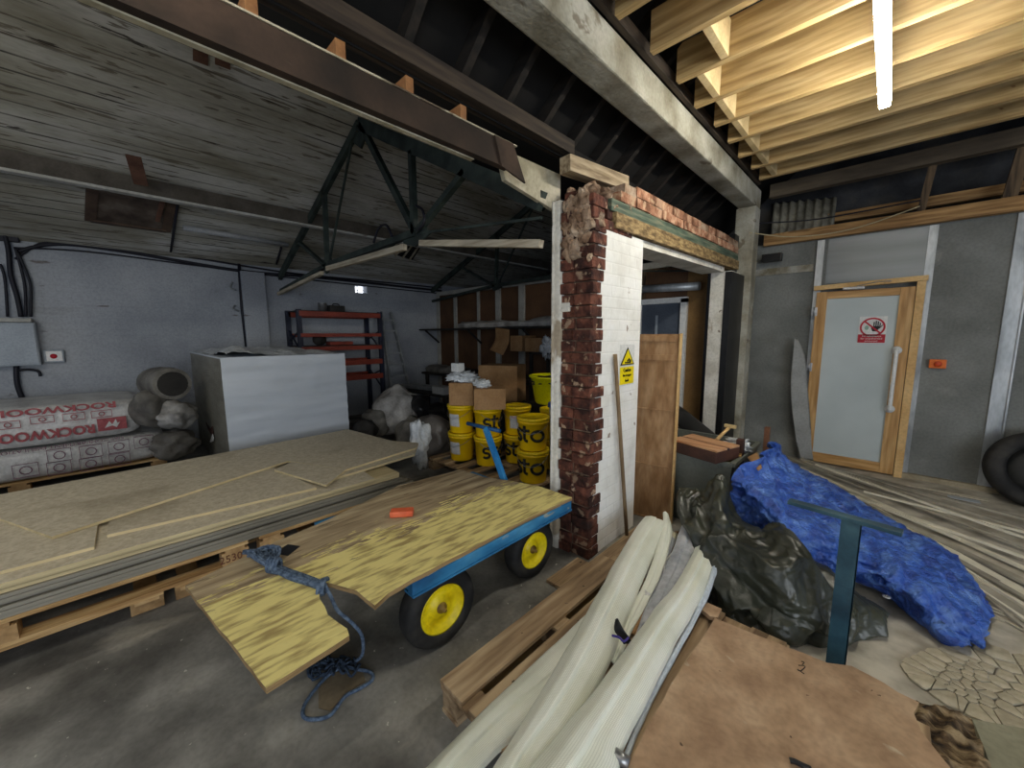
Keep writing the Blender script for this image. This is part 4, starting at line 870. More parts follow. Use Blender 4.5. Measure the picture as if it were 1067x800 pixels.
# sacks and rolls between insulation and white block
obj('grey_roll', B().blob(PX(160, 425, -6.0)+Vector((0, 0, 0)), (.30, .20, .22), .12, 3, 4, 1.5), bagg, None, 'dull grey bundle on the insulation pack end', 'bundle')
ro = thing('insulation_roll', 'wrapped open-ended roll leaning in the gap beside the white block', 'roll', PX(178, 400, -6.0))
p0, p1 = PX(160, 398, -6.3), PX(180, 400, -5.8)
obj('roll_wrap', B().tube(ss([p0, p0.lerp(p1, .3), p0.lerp(p1, .7), p1], 3), [.15, .17, .18, .185, .19, .18, .185, .19, .18, .18], 20), bagg, ro)
obj('dark_core', B().tube([p1-(p1-p0)*.02, p1+(p1-p0)*.02], .14, 20), clutter, ro)
for (px, py, r_, sd, lb, mm) in ((183, 432, (.25, .2, .16), 5, 'white crumpled sack in the gap left of the white block, upper', bagw), (182, 462, (.25, .22, .16), 8, 'grey crumpled sack in the gap left of the white block, lower', bagg)):
    obj('sack', B().blob(PX(px, py, -5.85), r_, .14, sd, 4, 2), mm, None, lb, 'sack')
# white wrapped block of boards
wb = thing('wrapped_block', 'large white shrink-wrapped block of boards behind the chipboard stack', 'wrapped block', (-5.2, 1.3, 0))
bx0, bx1, by0, by1, bz = -7.1, -4.75, .70, 1.93, 1.335
b = B()
rows = []
for k in range(10):
    z = bz*k/9
    rows.append([Vector((bx1+.0, by0+(by1-by0)*j/10+(rnd.uniform(-.006, .006) if 0 < j < 10 else 0), z)) for j in range(11)])
def wr(p, n_, u, v): return p+Vector((.012*noise.noise(Vector((p.y*2, p.z*14, 1)))+.006*noise.noise(p*8), 0, 0))
obj('front_wrap', B().net(rows, 60, 40, wr), polywrap, wb, recalc=False)
obj('block_core', B().box(bx0, bx1-.015, by0+.01, by1, 0.02, bz-.015, .01), polyside, wb)
obj('top_boards', B().box(bx0, bx1-.004, by0+.003, by1, bz-.014, bz+.004, .004), polywrap, wb)
rows = [[Vector((bx0+(bx1-bx0)*i/8+rnd.uniform(-.02, .02), by0+.05+(by1-by0-.1)*j/8, bz+.01+.05*rnd.random()*(.3 if i < 2 else 1))) for j in range(9)] for i in range(9)]
for r_ in rows: r_[0].z = r_[-1].z = bz
rows[-1] = [Vector((bx1+.01, v.y, bz-.0)) for v in rows[-1]]
obj('crumpled_top_wrap', B().net(rows, 50, 50, lambda p, n_, u, v: p+Vector((0, 0, .03*abs(noise.noise(p*9))+.07*math.exp(-((u-.9)**2+(v-.1)**2)*40)))), clearwrap, wb)
tp = PY(222, 452, by0-.002)
obj('torn_hole', B().prism([(tp.x+a, by0-.004, tp.z+c) for a, c in ((-.5, .07), (-.2, .03), (.02, .10), (.02, .0), (-.1, -.04), (-.4, -.0))], (0, .004, 0)), brownside, wb)
obj('torn_flap', B().prism([(tp.x+a, by0-.008, tp.z+c) for a, c in ((0, .0), (.05, -.05), (.02, -.08), (-.2, -.14), (-.3, -.16), (-.12, -.06))], (0, .004, 0)), white, wb)
# racking by the left wall
rk = thing('pallet_rack', 'blue and orange-red shelving rack standing by the left wall', 'rack', (-7.0, 2.75, 0))
RXf, RXb = -6.75, -7.3
ya, yb = PX(312, 340, RXf).y, PX(396, 340, RXf).y
H_ = PX(312, 322, RXf).z
for yy in (ya, yb):
    for xx in (RXf, RXb): obj('upright', B().box(xx-.03, xx+.03, yy-.035, yy+.035, 0, H_), rackblue, rk)
    for k in range(5):
        z = .2+k*.36; obj('brace', B().bar((RXf, yy, z), (RXb, yy, z+.3*(1 if k % 2 else -1)*.9+.1), .02, .02), rackblue, rk)
for (py_, hh) in ((328, .085), (349, .06), (362.5, .07), (378, .09), (394, .09)):
    z = PX(360, py_, RXf).z
    obj('beam_front', B().box(RXf-.02, RXf+.035, ya, yb, z-hh/2, z+hh/2, .004), rackred, rk)
    obj('beam_rear', B().box(RXb-.02, RXb+.03, ya, yb, z-hh/2, z+hh/2, .004), rackred, rk)
    if py_ in (328, 362.5): obj('shelf_deck', B().box(RXb, RXf, ya, yb, z+hh/2, z+hh/2+.012), clutter, rk)
ztop = PX(360, 328, RXf).z+.055
p = PX(336, 318, -7.0); obj('paint_tin', B().lathe([(0, 0), (.07, 0), (.07, .14), (.073, .145), (.065, .15), (0, .145)], (-7.0, p.y, ztop), 24), chrome, None, 'shiny tin standing on top of the shelving rack', 'tin')
p = PX(350, 318, -7.0); obj('tool_case', B().box(-7.12, -6.9, p.y-.14, p.y+.12, ztop, ztop+.11, .02).tube(ss([(-7.0, p.y-.06, ztop+.11), (-7.0, p.y-.04, ztop+.14), (-7.0, p.y+.04, ztop+.14), (-7.0, p.y+.06, ztop+.11)]), .01), clutter, None, 'dark small case lying on top of the shelving rack', 'case')
zsh = PX(360, 362.5, RXf).z+.05; p = PX(332, 358, -6.95)
obj('cable_reel', B().lathe([(0, -.04), (.10, -.04), (.10, -.03), (.05, -.03), (.05, .03), (.10, .03), (.10, .04), (0, .04)], n=24, M=Matrix.Translation((-6.9, p.y, zsh+.10)) @ Matrix.Rotation(R(90), 4, 'Y')), clutter, None, 'dark cable reel on the middle rack shelf', 'reel')
obj('red_toolbox', B().box(-7.05, -6.85, p.y+.15, p.y+.55, zsh, zsh+.06, .01), rackred, None, 'low red box on the middle rack shelf', 'box')
# ladders beside rack
def ladder(pb, pt, w_, lab, n=9):
    t = thing('ladder', lab, 'ladder', pb[0])
    (a0, a1), (c0, c1) = pb, pt
    for a, c in ((a0, c0), (a1, c1)): obj('stile', B().bar(a, c, .03, .07, (1, 0, 0)), alu, t)
    for k in range(n):
        f = (k+.7)/(n+.4); obj('rung', B().bar(Vector(a0).lerp(Vector(c0), f), Vector(a1).lerp(Vector(c1), f), .03, .03), alu, t)
    return t
ladder((Vector((-6.35, 3.42, 0)), Vector((-6.35, 3.86, 0))), (Vector((-7.1, PX(394, 325, -7.1).y+.06, 2.0)), Vector((-7.1, PX(401, 326, -7.1).y+.12, 2.0))), .4, 'grey aluminium ladder leaning at the right end of the rack')
# timber scraps under rack
for (px, py, l, lb) in ((372, 415, .35, 'tan board scrap on the floor below the rack'),):
    p = Vector((-6.45, 3.0, .012)); obj('board_scrap', B().bar(p, p+Vector((.1, l, .0)), .2, .02), paletimber, None, lb, 'board')
# table and shelves at the back
sh = thing('back_shelf', 'long dark shelf high along the back partition', 'shelf', (-4, BY-.3, 1.6))
zs = PY(520, 341, BY-.35).z
xl, xr = PY(440, 340, BY-.35).x, -2.75
obj('shelf_board', B().box(xl, xr, BY-.5, BY-.05, zs-.03, zs, .003), clutter, sh)
for k in range(4): xx = xl+.2+(xr-xl-.4)*k/3; obj('bracket', B().bar((xx, BY-.05, zs-.3), (xx, BY-.4, zs-.03), .03, .03), clutter, sh)
def lumpy(x0, x1, y, z0, h, n, mm, lab, cat, nm, wd=.2, seed=0):
    rows = [[Vector((x0+(x1-x0)*i/n, y-wd/2, z0)), Vector((x0+(x1-x0)*i/n, y-wd/2, z0+h*(.6+.4*noise.noise(Vector((i*.9, seed, 0)))))), Vector((x0+(x1-x0)*i/n, y, z0+h*(.9+.5*noise.noise(Vector((i*1.1, seed+5, 0)))))), Vector((x0+(x1-x0)*i/n, y+wd/2, z0+h*.6)), Vector((x0+(x1-x0)*i/n, y+wd/2, z0))] for i in range(n+1)]
    return obj(nm, B().net(rows, n*5, 20, lambda p, n_, u, v: p+n_*.02*noise.noise(p*14), thick=.005), mm, None, lab, cat)
lumpy(PY(482, 335, BY-.3).x, -2.8, BY-.28, zs+.006, .13, 8, bagw, 'long pale wrapped bundle lying on the high back shelf', 'bundle', 'wrapped_bundle', .28, 1)
lumpy(-3.5, -2.8, BY-.28, zs+.10, .12, 5, bagg, 'grey roll lying on top of the wrapped bundle at the shelf end', 'bundle', 'wrapped_bundle', .16, 7)
# hanging brown paper
a = [PY(516, 342, BY-.52), PY(530, 345, BY-.52)]
rows = [[PY(516, 341, BY-.5), PY(531, 343, BY-.5)], [PY(516, 353, BY-.53), PY(530, 357, BY-.53)], [PY(510, 364, BY-.62), PY(524, 370, BY-.62)]]
rows = [[r_[0], (r_[0]+r_[1])/2, r_[1]] for r_ in rows]
obj('hanging_card', B().net(rows, 10, 6, thick=.004), card, None, 'brown card sheet hanging off the high back shelf', 'card')
sh2 = thing('lower_shelf', 'lower dark shelf rack right under the high back shelf', 'shelf', (-3, BY-.3, 0))
z2 = PY(550, 366, BY-.4).z; xa = -4.12
obj('shelf_board', B().box(xa, -2.75, BY-.55, BY-.08, z2-.03, z2, .003).box(xa, -2.75, BY-.55, BY-.08, .7, .73, .003), clutter, sh2)
for xx in (xa+.03, -2.78):
    for yy in (BY-.53, BY-.1): obj('upright', B().box(xx-.025, xx+.025, yy-.02, yy+.02, 0, z2), clutter, sh2)
for i, (px0, px1, h) in enumerate(((533, 545, .26), (548, 566, .22))):
    x0_, x1_ = PY(px0, 360, BY-.45).x, PY(px1, 360, BY-.45).x
    obj('cardboard_box', B().box(x0_, x1_, BY-.48, BY-.12, z2, z2+h, .004), card, None, ['small dark cardboard box on the lower back shelf, left one', 'small cardboard box on the lower back shelf, right one'][i], 'box')
obj('foil_bundle', B().blob(PY(570, 362, BY-.5), (.10, .08, .16), .3, 2, 4, 3), clearwrap, None, 'shiny crumpled foil on the lower shelf against the pier', 'foil')
# workbench with clutter
wt = thing('work_table', 'low cluttered table in the dark back left corner', 'table', (-5.3, 4.4, 0))
zt_ = .62; ty = 3.72
xa, xb = PY(405, 395, ty).x, PY(470, 400, ty).x
xa, xb = -6.3, -4.75
obj('tabletop', B().box(xa, xb, ty-.3, ty+.35, zt_-.03, zt_, .004), clutter, wt)
for xx in (xa+.05, xb-.05):
    for yy in (ty-.26, ty+.31): obj('leg', B().box(xx-.025, xx+.025, yy-.025, yy+.025, 0, zt_-.03), clutter, wt)
obj('steel_lengths', B().bar((xa+.02, ty-.22, zt_+.03), (xb-.5, ty-.02, zt_+.03), .10, .05).bar((xa+.1, ty+.0, zt_+.03), (xb-.6, ty+.14, zt_+.03), .08, .05), alu, None, 'bundle of grey metal lengths on the cluttered table', 'metal')
obj('white_box', B().box(-5.2, -4.9, ty-.25, ty-.05, zt_+.001, zt_+.12, .006), mat('grey_white_card', [(170, 170, 168)], 5, .6, 0), None, 'small white box on the cluttered table', 'box')
bs = thing('back_bench', 'long bench loaded with grey parcels along the back partition', 'bench', (-5.8, BY-.4, 0))
zb = PY(430, 384, BY-.3).z
obj('bench_top', B().box(-7.2, -4.2, BY-.6, BY-.06, zb-.04, zb, .003), clutter, bs)
for xx in (-7.1, -5.7, -4.3): obj('leg', B().box(xx-.03, xx+.03, BY-.55, BY-.49, 0, zb-.04), clutter, bs)
lumpy(-7.1, -6.1, BY-.35, zb+.006, .17, 5, bagg, 'grey parcel heap on the back bench, left end', 'bundle', 'parcel_heap', .4, 3)
lumpy(-6.0, -4.5, BY-.35, zb+.006, .12, 7, clutter, 'dark scrap heap on the back bench, right part', 'bundle', 'parcel_heap', .4, 9)
# white sacks by the table
def sack(px, py, x, r_, sd, mm, lb, am=.11):
    p = PX(px, py, x); r_ = list(r_); return obj('sack', B().blob((p.x, p.y, max(p.z, r_[2]*.9)), r_, am, sd, 4, 1.8, flat=0.002), mm, None, lb, 'sack')
sack(413, 428, -4.9, (.36, .32, .34), 2, bagw, 'big pale full sack right behind the chipboard stack corner')
sack(428, 452, -4.5, (.22, .2, .24), 3, bagg, 'grey slumped sack in front of the big pale sack')
sack(452, 462, -4.15, (.30, .28, .28), 11, mat('clear_grey_bag', [(88, 82, 76), (124, 118, 112)], 4, .3, .3), 'grey shiny plastic sack left of the yellow buckets')
sack(392, 440, -4.9, (.22, .18, .2), 7, bagg, 'small dark sack left of the big pale sack')
sack(380, 448, -4.7, (.16, .16, .14), 17, clutter, 'dark rag bundle at the far edge of the chipboard')
q = [F(430, 415, .75), F(444, 412, .75), F(443, 432, .45), F(437, 440, .35)]
p = PX(438, 425, -4.35); rows = [[F(427, 412, .72), F(437, 411, .74), F(447, 411, .72)], [F(429, 424, .60), F(438, 424, .62), F(447, 424, .60)], [F(436, 437, .42), F(440, 438, .42), F(446, 436, .42)]]
obj('black_bin_bag', B().net(rows, 20, 16, lambda p, n_, u, v: p+n_*.03*noise.noise(p*7), thick=.012), blackpl, None, 'black sheet hanging between the pale sacks', 'sheet')
obj('clear_wrap_heap', B().blob(F(437, 452, .45)+Vector((0, 0, -.10)), (.11, .10, .26), .3, 13, 4, 2.2), clearwrap, None, 'shiny clear plastic scrunched at the stack corner', 'plastic')
# pallet with buckets
pallet(-3.75, -2.25, 2.42, 3.45, 0.0, 'wooden pallet carrying the yellow buckets', nb=7, mx=oldpallet, my=oldpallet)
ZP = .135
def bucket(c, lab, rot=0.0, logo=True, tall=.32, sticker=False, lid=True):
    t = thing('plastic_bucket', lab, 'bucket', c, 'yellow lidded buckets')
    r0, r1 = .125, .148
    obj('bucket_body', B().lathe([(0, 0), (r0, 0), (r0+.003, .008), (r1-.003, tall-.045), (r1+.006, tall-.043), (r1+.006, tall-.02), (r1, tall-.018), (r1, tall), (r1-.006, tall), (r0-.006, .02), (0, .02)], c, 40), bucketm, t)
    if lid: obj('lid', B().lathe([(0, tall+.004), (r1-.02, tall+.004), (r1-.015, tall+.012), (r1+.010, tall+.012), (r1+.012, tall-.016), (r1+.004, tall-.016), (r1, tall), (0, tall-.003)], c, 40), lidm, t)
    cv = Vector(c)
    pts = [cv+Vector((math.cos(a)*(r1+.01), math.sin(a)*(r1+.01), tall-.04-.09*math.sin((a-rot+R(80))/R(160)*math.pi))) for a in [rot-R(80)+R(160)*k/16 for k in range(17)]]
    obj('wire_handle', B().tube(pts, .0025, 5), chrome, t)
    def wp(zc):
        def f(x, y, z):
            rr_ = r0+(r1-r0)*min(max((zc+y)/tall, 0), 1)+.002+z; a = rot+x/rr_; return cv+Vector((rr_*math.cos(a), rr_*math.sin(a), zc+y))
        return f
    if logo:
        f0 = wp(.15); f = lambda x, y, z: f0(x*1.45, y*1.15, z); bb = B()
        def arc(cx_, cy_, r_, a0, a1, n=14): return [(cx_+r_*math.cos(R(a0+(a1-a0)*k/n)), cy_+r_*math.sin(R(a0+(a1-a0)*k/n))) for k in range(n+1)]
        S_ = arc(-.088, .026, .024, 30, 270, 10)+arc(-.088, -.022, .024, 90, -150, 10)
        T_ = [(-.036, .085), (-.036, -.02)]+arc(-.012, -.02, .024, 180, 270, 6)
        for path in (S_, T_, [(-.058, .045), (.0, .045)], arc(.055, 0, .042, 0, 360, 24)):
            bb.tube([f(x, y, .001) for x, y in path], .0145, 8)
        obj('sto_logo', bb, black, t)
    if sticker:
        bb = B(); g = [[wp(.15)(-.07+.14*i/8, -.07+.14*j/2, .001) for i in range(9)] for j in range(3)]
        v = [[bb.bm.verts.new(p) for p in r_] for r_ in g]
        for j in range(2):
            for i in range(8): bb.bm.faces.new((v[j][i], v[j][i+1], v[j+1][i+1], v[j+1][i]))
        obj('paper_label', bb, mat('label_paper', [(206, 206, 206)], 8, .6, 0), t)
        if sticker == 2: text('label_text', 'StoLevell', .03, (0, 0, 0), (1, 0, 0), (0, 0, 1), red, t, 1, 0, .001, lambda x, y, z: wp(.205)(x, y, z+.002))
    return t
def toCam(c): return math.atan2(-c[1], -c[0])
BK = [((-3.45, 2.70), 1, 1, 'left'), ((-3.10, 2.80), 0, 0, 'centre'), ((-2.83, 2.98), 0, 0, 'rear'), ((-2.44, 2.72), 0, 0, 'right')]
b1 = (-3.44, 2.68, ZP); bucket(b1, 'lower yellow bucket of the left stack with grey label', toCam(b1)-R(40), False, .305, 1)
b1 = (-3.44, 2.68, ZP+.32); bucket(b1, 'upper yellow bucket of the left stack with a box on it', toCam(b1)-R(40), False, .305, 1)
b1 = (-3.09, 2.77, ZP); bucket(b1, 'lower yellow bucket of the second stack behind the blue handle', toCam(b1)+R(45), True, .305)
b1 = (-3.09, 2.77, ZP+.32); bucket(b1, 'upper yellow bucket of the second stack under the small box', toCam(b1)+R(50), True, .305)
b1 = (-2.92, 3.06, ZP); bucket(b1, 'lower yellow bucket of the third stack right of the blue handle', toCam(b1)+R(5), True, .305)
b1 = (-2.92, 3.06, ZP+.32); bucket(b1, 'upper yellow bucket of the third stack with a white paper label', toCam(b1)-R(5), False, .305, 2)
b1 = (-2.40, 2.74, ZP); bucket(b1, 'lower yellow bucket with black logo nearest the pier', toCam(b1)-R(14), True, .305)
b1 = (-2.40, 2.74, ZP+.32); bucket(b1, 'upper yellow bucket with black logo nearest the pier', toCam(b1)-R(14), True, .305)
b1 = (-2.50, 3.20, ZP); bucket(b1, 'lower yellow bucket hidden behind the pier-side stack', toCam(b1), False, .305)
b1 = (-2.50, 3.20, ZP+.32); bucket(b1, 'upper yellow bucket just showing behind the pier-side stack', toCam(b1), False, .305)
ztb = ZP+.32+.32+.0
# yellow tub on buckets
p = PY(560, 410, 3.35)
tc_ = (-2.68, 3.42, .78)
tb_ = thing('yellow_tub', 'bright lemon open tub standing behind the buckets', 'tub', tc_)
obj('tub_body', B().lathe([(0, 0), (.20, 0), (.215, .02), (.265, .29), (.285, .30), (.285, .315), (.262, .315), (.205, .03), (0, .03)], tc_, 40), tubm, tb_)
obj('tub_contents', B().blob((tc_[0], tc_[1], .78+.25), (.235, .235, .06), .3, 3, 4, 3), blackpl, tb_)
obj('tub_stand', B().box(-3.0, -2.3, 3.28, 3.70, 0.135, .78, .01), clutter, None, 'dark crate stack under the lemon yellow tub', 'crate')
b1 = (-2.28, 3.05, ZP); st_ = thing('small_tub', 'pale grey tall tub with a blue lid against the pier', 'tub', b1); obj('tub_body', B().lathe([(0, 0), (.12, 0), (.13, .56), (.135, .70), (0, .70)], b1, 32), mat('grey_white_tub', [(150, 150, 140)], 4, .5, 0), st_)
obj('blue_lid', B().lathe([(0, .74), (.145, .74), (.15, .70), (0, .70)], b1, 32), mat('blue_lid_plastic', [(30, 80, 170)], 4, .4, 0), st_)
# boxes
def carton(nm, c, lx, ly, h, ang, lab, tape=True, mm=card):
    t = thing(nm, lab, 'box', c); M = Matrix.Translation(c) @ Matrix.Rotation(ang, 4, 'Z')
    obj('carton_body', B().box(-lx/2, lx/2, -ly/2, ly/2, 0, h, .004, M), mm, t)
    if tape: obj('tape', B().box(-lx/2-.001, lx/2+.001, -.03, .03, h*.6, h+.001, 0, M), mat('grey_tape', [(160, 160, 158)], 5, .4, 0), t)
    return t
zt1 = ZP+.32*2+.0
carton('cardboard_box', (-3.42, 2.70, zt1), .27, .27, .25, R(40), 'brown box with grey tape on the left bucket stack')
carton('cardboard_box', (-3.02, 2.74, zt1-.002), .33, .25, .22, R(48), 'small brown box tilted on the second bucket stack', False)
carton('cardboard_box', (-3.55, 3.45, .70), .52, .36, .47, R(25), 'largest brown cardboard box behind the bucket stacks', False)
obj('box_stand', B().box(-3.85, -3.25, 3.25, 3.68, .135, .70, .01), clutter, None, 'dark crate under the largest cardboard box', 'crate')
obj('foil_heap', B().blob((-3.45, 2.72, zt1+.30), (.17, .14, .07), .32, 6, 4, 4), clearwrap, None, 'silvery crumpled wrap on the taped box', 'foil')
obj('foil_heap', B().blob((-3.10, 2.70, zt1+.245), (.09, .08, .05), .32, 16, 4, 3), clearwrap, None, 'crumpled silver strip on the small tilted box', 'foil')
obj('tape_roll_box', B().box(-3.56, -3.44, 2.64, 2.74, zt1+.36, zt1+.46, .006), white, None, 'little white box perched on the silvery wrap', 'box')
# ================================================================= CART
ct = thing('flatbed_cart', 'flatbed cart with worn yellow plywood deck and blue steel frame', 'cart', (-1.85, 1.2, 0))
DZ = .50
outl = [(193, 610), (236, 664), (278, 717), (300, 703), (330, 684), (364, 662), (362, 655), (342, 640), (334, 624), (331, 606), (345, 608), (372, 615), (390, 631), (405, 618), (430, 603), (480, 577), (540, 545), (596, 518), (560, 506), (528, 500), (505, 497), (480, 489), (415, 506), (340, 542), (290, 563)]
rnd = random.Random(9)
pts = []
P0 = [F(x, y, DZ) for x, y in outl]
for a, c in zip(P0, P0[1:]+P0[:1]):
    n = max(1, int((c-a).length/.05))
    for k in range(n):
        p = a.lerp(c, k/n); pts.append(p+Vector((rnd.uniform(-.0022, .0022), rnd.uniform(-.0022, .0022), 0)))
# yellow paint is a band of the deck's own surface: mask in object space
dm = deckply.copy(); dm.name = 'cart_deck_paint'; nt = dm.node_tree; L = nt.links; N = nt.nodes; bs = N['Principled BSDF']
old = bs.inputs['Base Color'].links[0].from_socket
tc = N.new('ShaderNodeTexCoord'); sp = N.new('ShaderNodeSeparateXYZ'); L.new(tc.outputs['Object'], sp.inputs[0])
mp = N.new('ShaderNodeMapping'); mp.inputs['Scale'].default_value = (1, .18, 1); L.new(tc.outputs['Object'], mp.inputs[0])
ns = N.new('ShaderNodeTexNoise'); ns.inputs['Scale'].default_value = 14; ns.inputs['Detail'].default_value = 8; L.new(mp.outputs[0], ns.inputs['Vector'])
ma = N.new('ShaderNodeMath'); ma.operation = 'MULTIPLY_ADD'; L.new(sp.outputs[0], ma.inputs[0]); ma.inputs[1].default_value = 1.5; L.new(ns.outputs[0], ma.inputs[2])
rp = N.new('ShaderNodeValToRGB'); rp.color_ramp.elements[0].position = .96; rp.color_ramp.elements[1].position = 1.36; mb = N.new('ShaderNodeMath'); mb.operation = 'MULTIPLY_ADD'; n3 = N.new('ShaderNodeTexNoise'); n3.inputs['Scale'].default_value = 60; n3.inputs['Detail'].default_value = 6; L.new(mp.outputs[0], n3.inputs['Vector']); L.new(n3.outputs[0], mb.inputs[0]); mb.inputs[1].default_value = 1.0; L.new(ma.outputs[0], mb.inputs[2]); L.new(mb.outputs[0], rp.inputs[0])
n2 = N.new('ShaderNodeTexNoise'); n2.inputs['Scale'].default_value = 5; L.new(mp.outputs[0], n2.inputs['Vector'])
r2 = N.new('ShaderNodeValToRGB'); r2.color_ramp.elements[0].color = lin((162, 142, 90)); r2.color_ramp.elements[1].color = lin((226, 212, 138)); r2.color_ramp.elements[0].position = .36; r2.color_ramp.elements[1].position = .54; n4 = N.new('ShaderNodeTexNoise'); n4.inputs['Scale'].default_value = 34; n4.inputs['Detail'].default_value = 7; L.new(mp.outputs[0], n4.inputs['Vector']); L.new(n4.outputs[0], r2.inputs[0])
mx = N.new('ShaderNodeMix'); mx.data_type = 'RGBA'; L.new(rp.outputs[0], mx.inputs[0]); L.new(old, mx.inputs[6]); L.new(r2.outputs[0], mx.inputs[7]); L.new(mx.outputs[2], bs.inputs['Base Color'])
dk = obj('deck', B().prism([p-Vector((0, 0, .02)) for p in pts], (0, 0, .02)), dm, ct, mats=[deckedge])
for f in dk.data.polygons:
    if abs(f.normal.z) < .5: f.material_index = 1
# steel frame under the deck
ry0, ry1 = .80, 2.0
xr0 = F(436, 605, DZ-.03).x
b = B().box(-1.44, -1.40, ry0, ry1-.02, DZ-.085, DZ-.024, .003).box(-1.47, -1.395, ry0, ry1-.02, DZ-.095, DZ-.085)
obj('side_rail', b, bluesteel, ct)
obj('side_rail', B().box(-2.30, -2.26, ry0-.1, ry1-.2, DZ-.085, DZ-.024, .003), bluesteel, ct)
for y in (.82, 1.3, 1.86): obj('cross_rail', B().box(-2.28, -1.44, y-.02, y+.02, DZ-.075, DZ-.024, .003), bluesteel, ct)
obj('slot', B().prism([F(285, 576, DZ+.0008), F(300, 567, DZ+.0008), F(313, 569, DZ+.0008), F(300, 579, DZ+.0008)], (0, 0, .0008)), blackpl, ct)
def wheel(x, y, r, steer, nm):
    M = Matrix.Translation((x, y, r)) @ Matrix.Rotation(steer, 4, 'Z') @ Matrix.Rotation(R(90), 4, 'Y')
    w_ = .055
    ty = obj('tyre', B().lathe([(r*.60, -w_*.8), (r*.66, -w_), (r*.85, -w_*1.05), (r*.95, -w_*.85), (r*.995, -w_*.5), (r, 0), (r*.995, w_*.5), (r*.95, w_*.85), (r*.85, w_*1.05), (r*.66, w_), (r*.60, w_*.8), (r*.60, -w_*.8)], n=48, M=M), blackrub, ct)
    wh = obj('wheel_rim', B().lathe([(0, -w_*.4), (r*.5, -w_*.5), (r*.60, -w_*.85), (r*.63, -w_*.85), (r*.61, w_*.85), (r*.63, w_*.9), (r*.58, w_*.9), (r*.52, w_*.45), (r*.3, w_*.35), (r*.28, w_*.6), (0, w_*.6)], n=48, M=M), yellowwheel, ct)
    obj('hub', B().lathe([(r*.15, w_*.5), (r*.13, w_*.75), (r*.06, w_*.8), (r*.05, w_*1.2), (0, w_*1.25)], n=20, M=M), mat('rusty_hub', [(96, 70, 30), (150, 120, 40)], 20, .6, .2), wh)
wheel(-1.52, 1.01, .200, R(-3), '1'); wheel(-1.555, 1.74, .185, R(-3), '2'); wheel(-2.18, 1.01, .200, R(-3), '3'); wheel(-2.18, 1.74, .185, R(-3), '4')
obj('axle', B().tube([(-2.2, 1.01, .2), (-1.5, 1.01, .2)], .018, 10), blackpl, ct)
obj('axle', B().tube([(-2.2, 1.74, .185), (-1.54, 1.74, .185)], .018, 10), blackpl, ct)
for y in (1.01, 1.74):
    for x in (-2.04, -1.68): obj('axle_bracket', B().box(x-.02, x+.02, y-.03, y+.03, .2, DZ-.06), blackpl, ct)
obj('turntable', B().lathe([(0, .26), (.16, .26), (.16, .29), (0, .29)], (-1.85, 1.01, .1), 24).box(-1.87, -1.83, .98, 1.04, .2, .45), blackpl, ct)
# handle
q0 = F(531, 500, DZ); q1 = PY(506, 446, q0.y+.12)
hd = obj('pull_handle', B().bar(q0-Vector((0, 0, .12)), q1, .05, .03, (0, 1, 0), .004), mat('bright_blue_steel', [(40, 130, 200), (70, 156, 214)], 5, .45, .03), ct)
k = (q1-Vector((0, 0, CH)))
e0 = PY(487, 441, q1.y-.03); e1 = PY(521, 449, q1.y+.03)
obj('handle_bar', B().tube([e0, e1], .016, 10), mat('deep_blue_steel', [(30, 84, 134)], 5, .45, .03), hd)
# orange tape-measure like block on the deck
oc = F(419, 537, DZ); M = Matrix.Translation((oc.x, oc.y, DZ+.002)) @ Matrix.Rotation(R(52), 4, 'Z')
ot = thing('tape_measure', 'small orange-red tool case lying on the cart deck', 'tool', (oc.x, oc.y, DZ+.002))
obj('tool_body', B().box(-.066, .066, -.032, .032, 0, .035, .008, M), mat('coral_plastic', [(220, 96, 58), (236, 120, 80)], 9, .5, .05), ot)
obj('pale_stripe', B().box(-.035, .03, -.012, .004, .032, .034, 0, M), mat('pale_stripe', [(236, 190, 160)], 9, .5, 0), ot)
obj('dark_end', B().box(-.058, -.050, -.02, .02, .004, .028, .002, M), blackpl, ot)
# rope
rp_ = thing('rope_bundle', 'blue grey rope knotted around the cart deck and trailing on the floor', 'rope', F(290, 590, DZ))
def FZ(x, y, z): return F(x, y, z)
b = B(); rnd = random.Random(4)
for k in range(7):
    o = (k-3)*.010; z0 = DZ+.012+abs(k-3)*-.0015+.01*(k % 2)
    pp = [FZ(256+rnd.uniform(-3, 3), 577+rnd.uniform(-4, 4), z0), FZ(268, 574+k*1.6, z0+.03), FZ(281, 585+k*1.0, z0+.02), FZ(300, 593+k*1.5, z0), FZ(320, 600+k*1.4, z0), FZ(334, 606+k*1.3, z0-.0), FZ(338, 612+k, DZ-.04)]
    b.tube(ss(pp, 5), .0065, 6)
obj('rope_bundle_strands', b, ropem, rp_)
b = B()
for k in range(6):
    c = FZ(272+k*1.5, 577+k, DZ+.02); rx = .035+.007*k
    b.tube([c+Vector((rx*math.cos(t), rx*.7*math.sin(t), .012*math.sin(t*2+k)+.005*k)) for t in [2*math.pi*j/20 for j in range(20)]], .0065, 6, True)
obj('rope_coils', b, ropem, rp_)
b = B()
for k in range(4):
    c = FZ(281+k*2.0, 588+k*.6, DZ+.03); ax = Vector((.6, .8, 0))
    b.tube([c+Vector((-.8*.03*math.cos(t), .6*.03*math.cos(t), .03*math.sin(t)))+ax*.004*k for t in [2*math.pi*j/16 for j in range(16)]], .007, 6, True)
    c = FZ(334+k*1.6, 612-k*.6, DZ+.0); 
    b.tube([c+Vector((-.8*.04*math.cos(t), .6*.04*math.cos(t), .025*math.sin(t))) for t in [2*math.pi*j/16 for j in range(16)]], .007, 6, True)
obj('rope_knot', b, ropem, rp_)
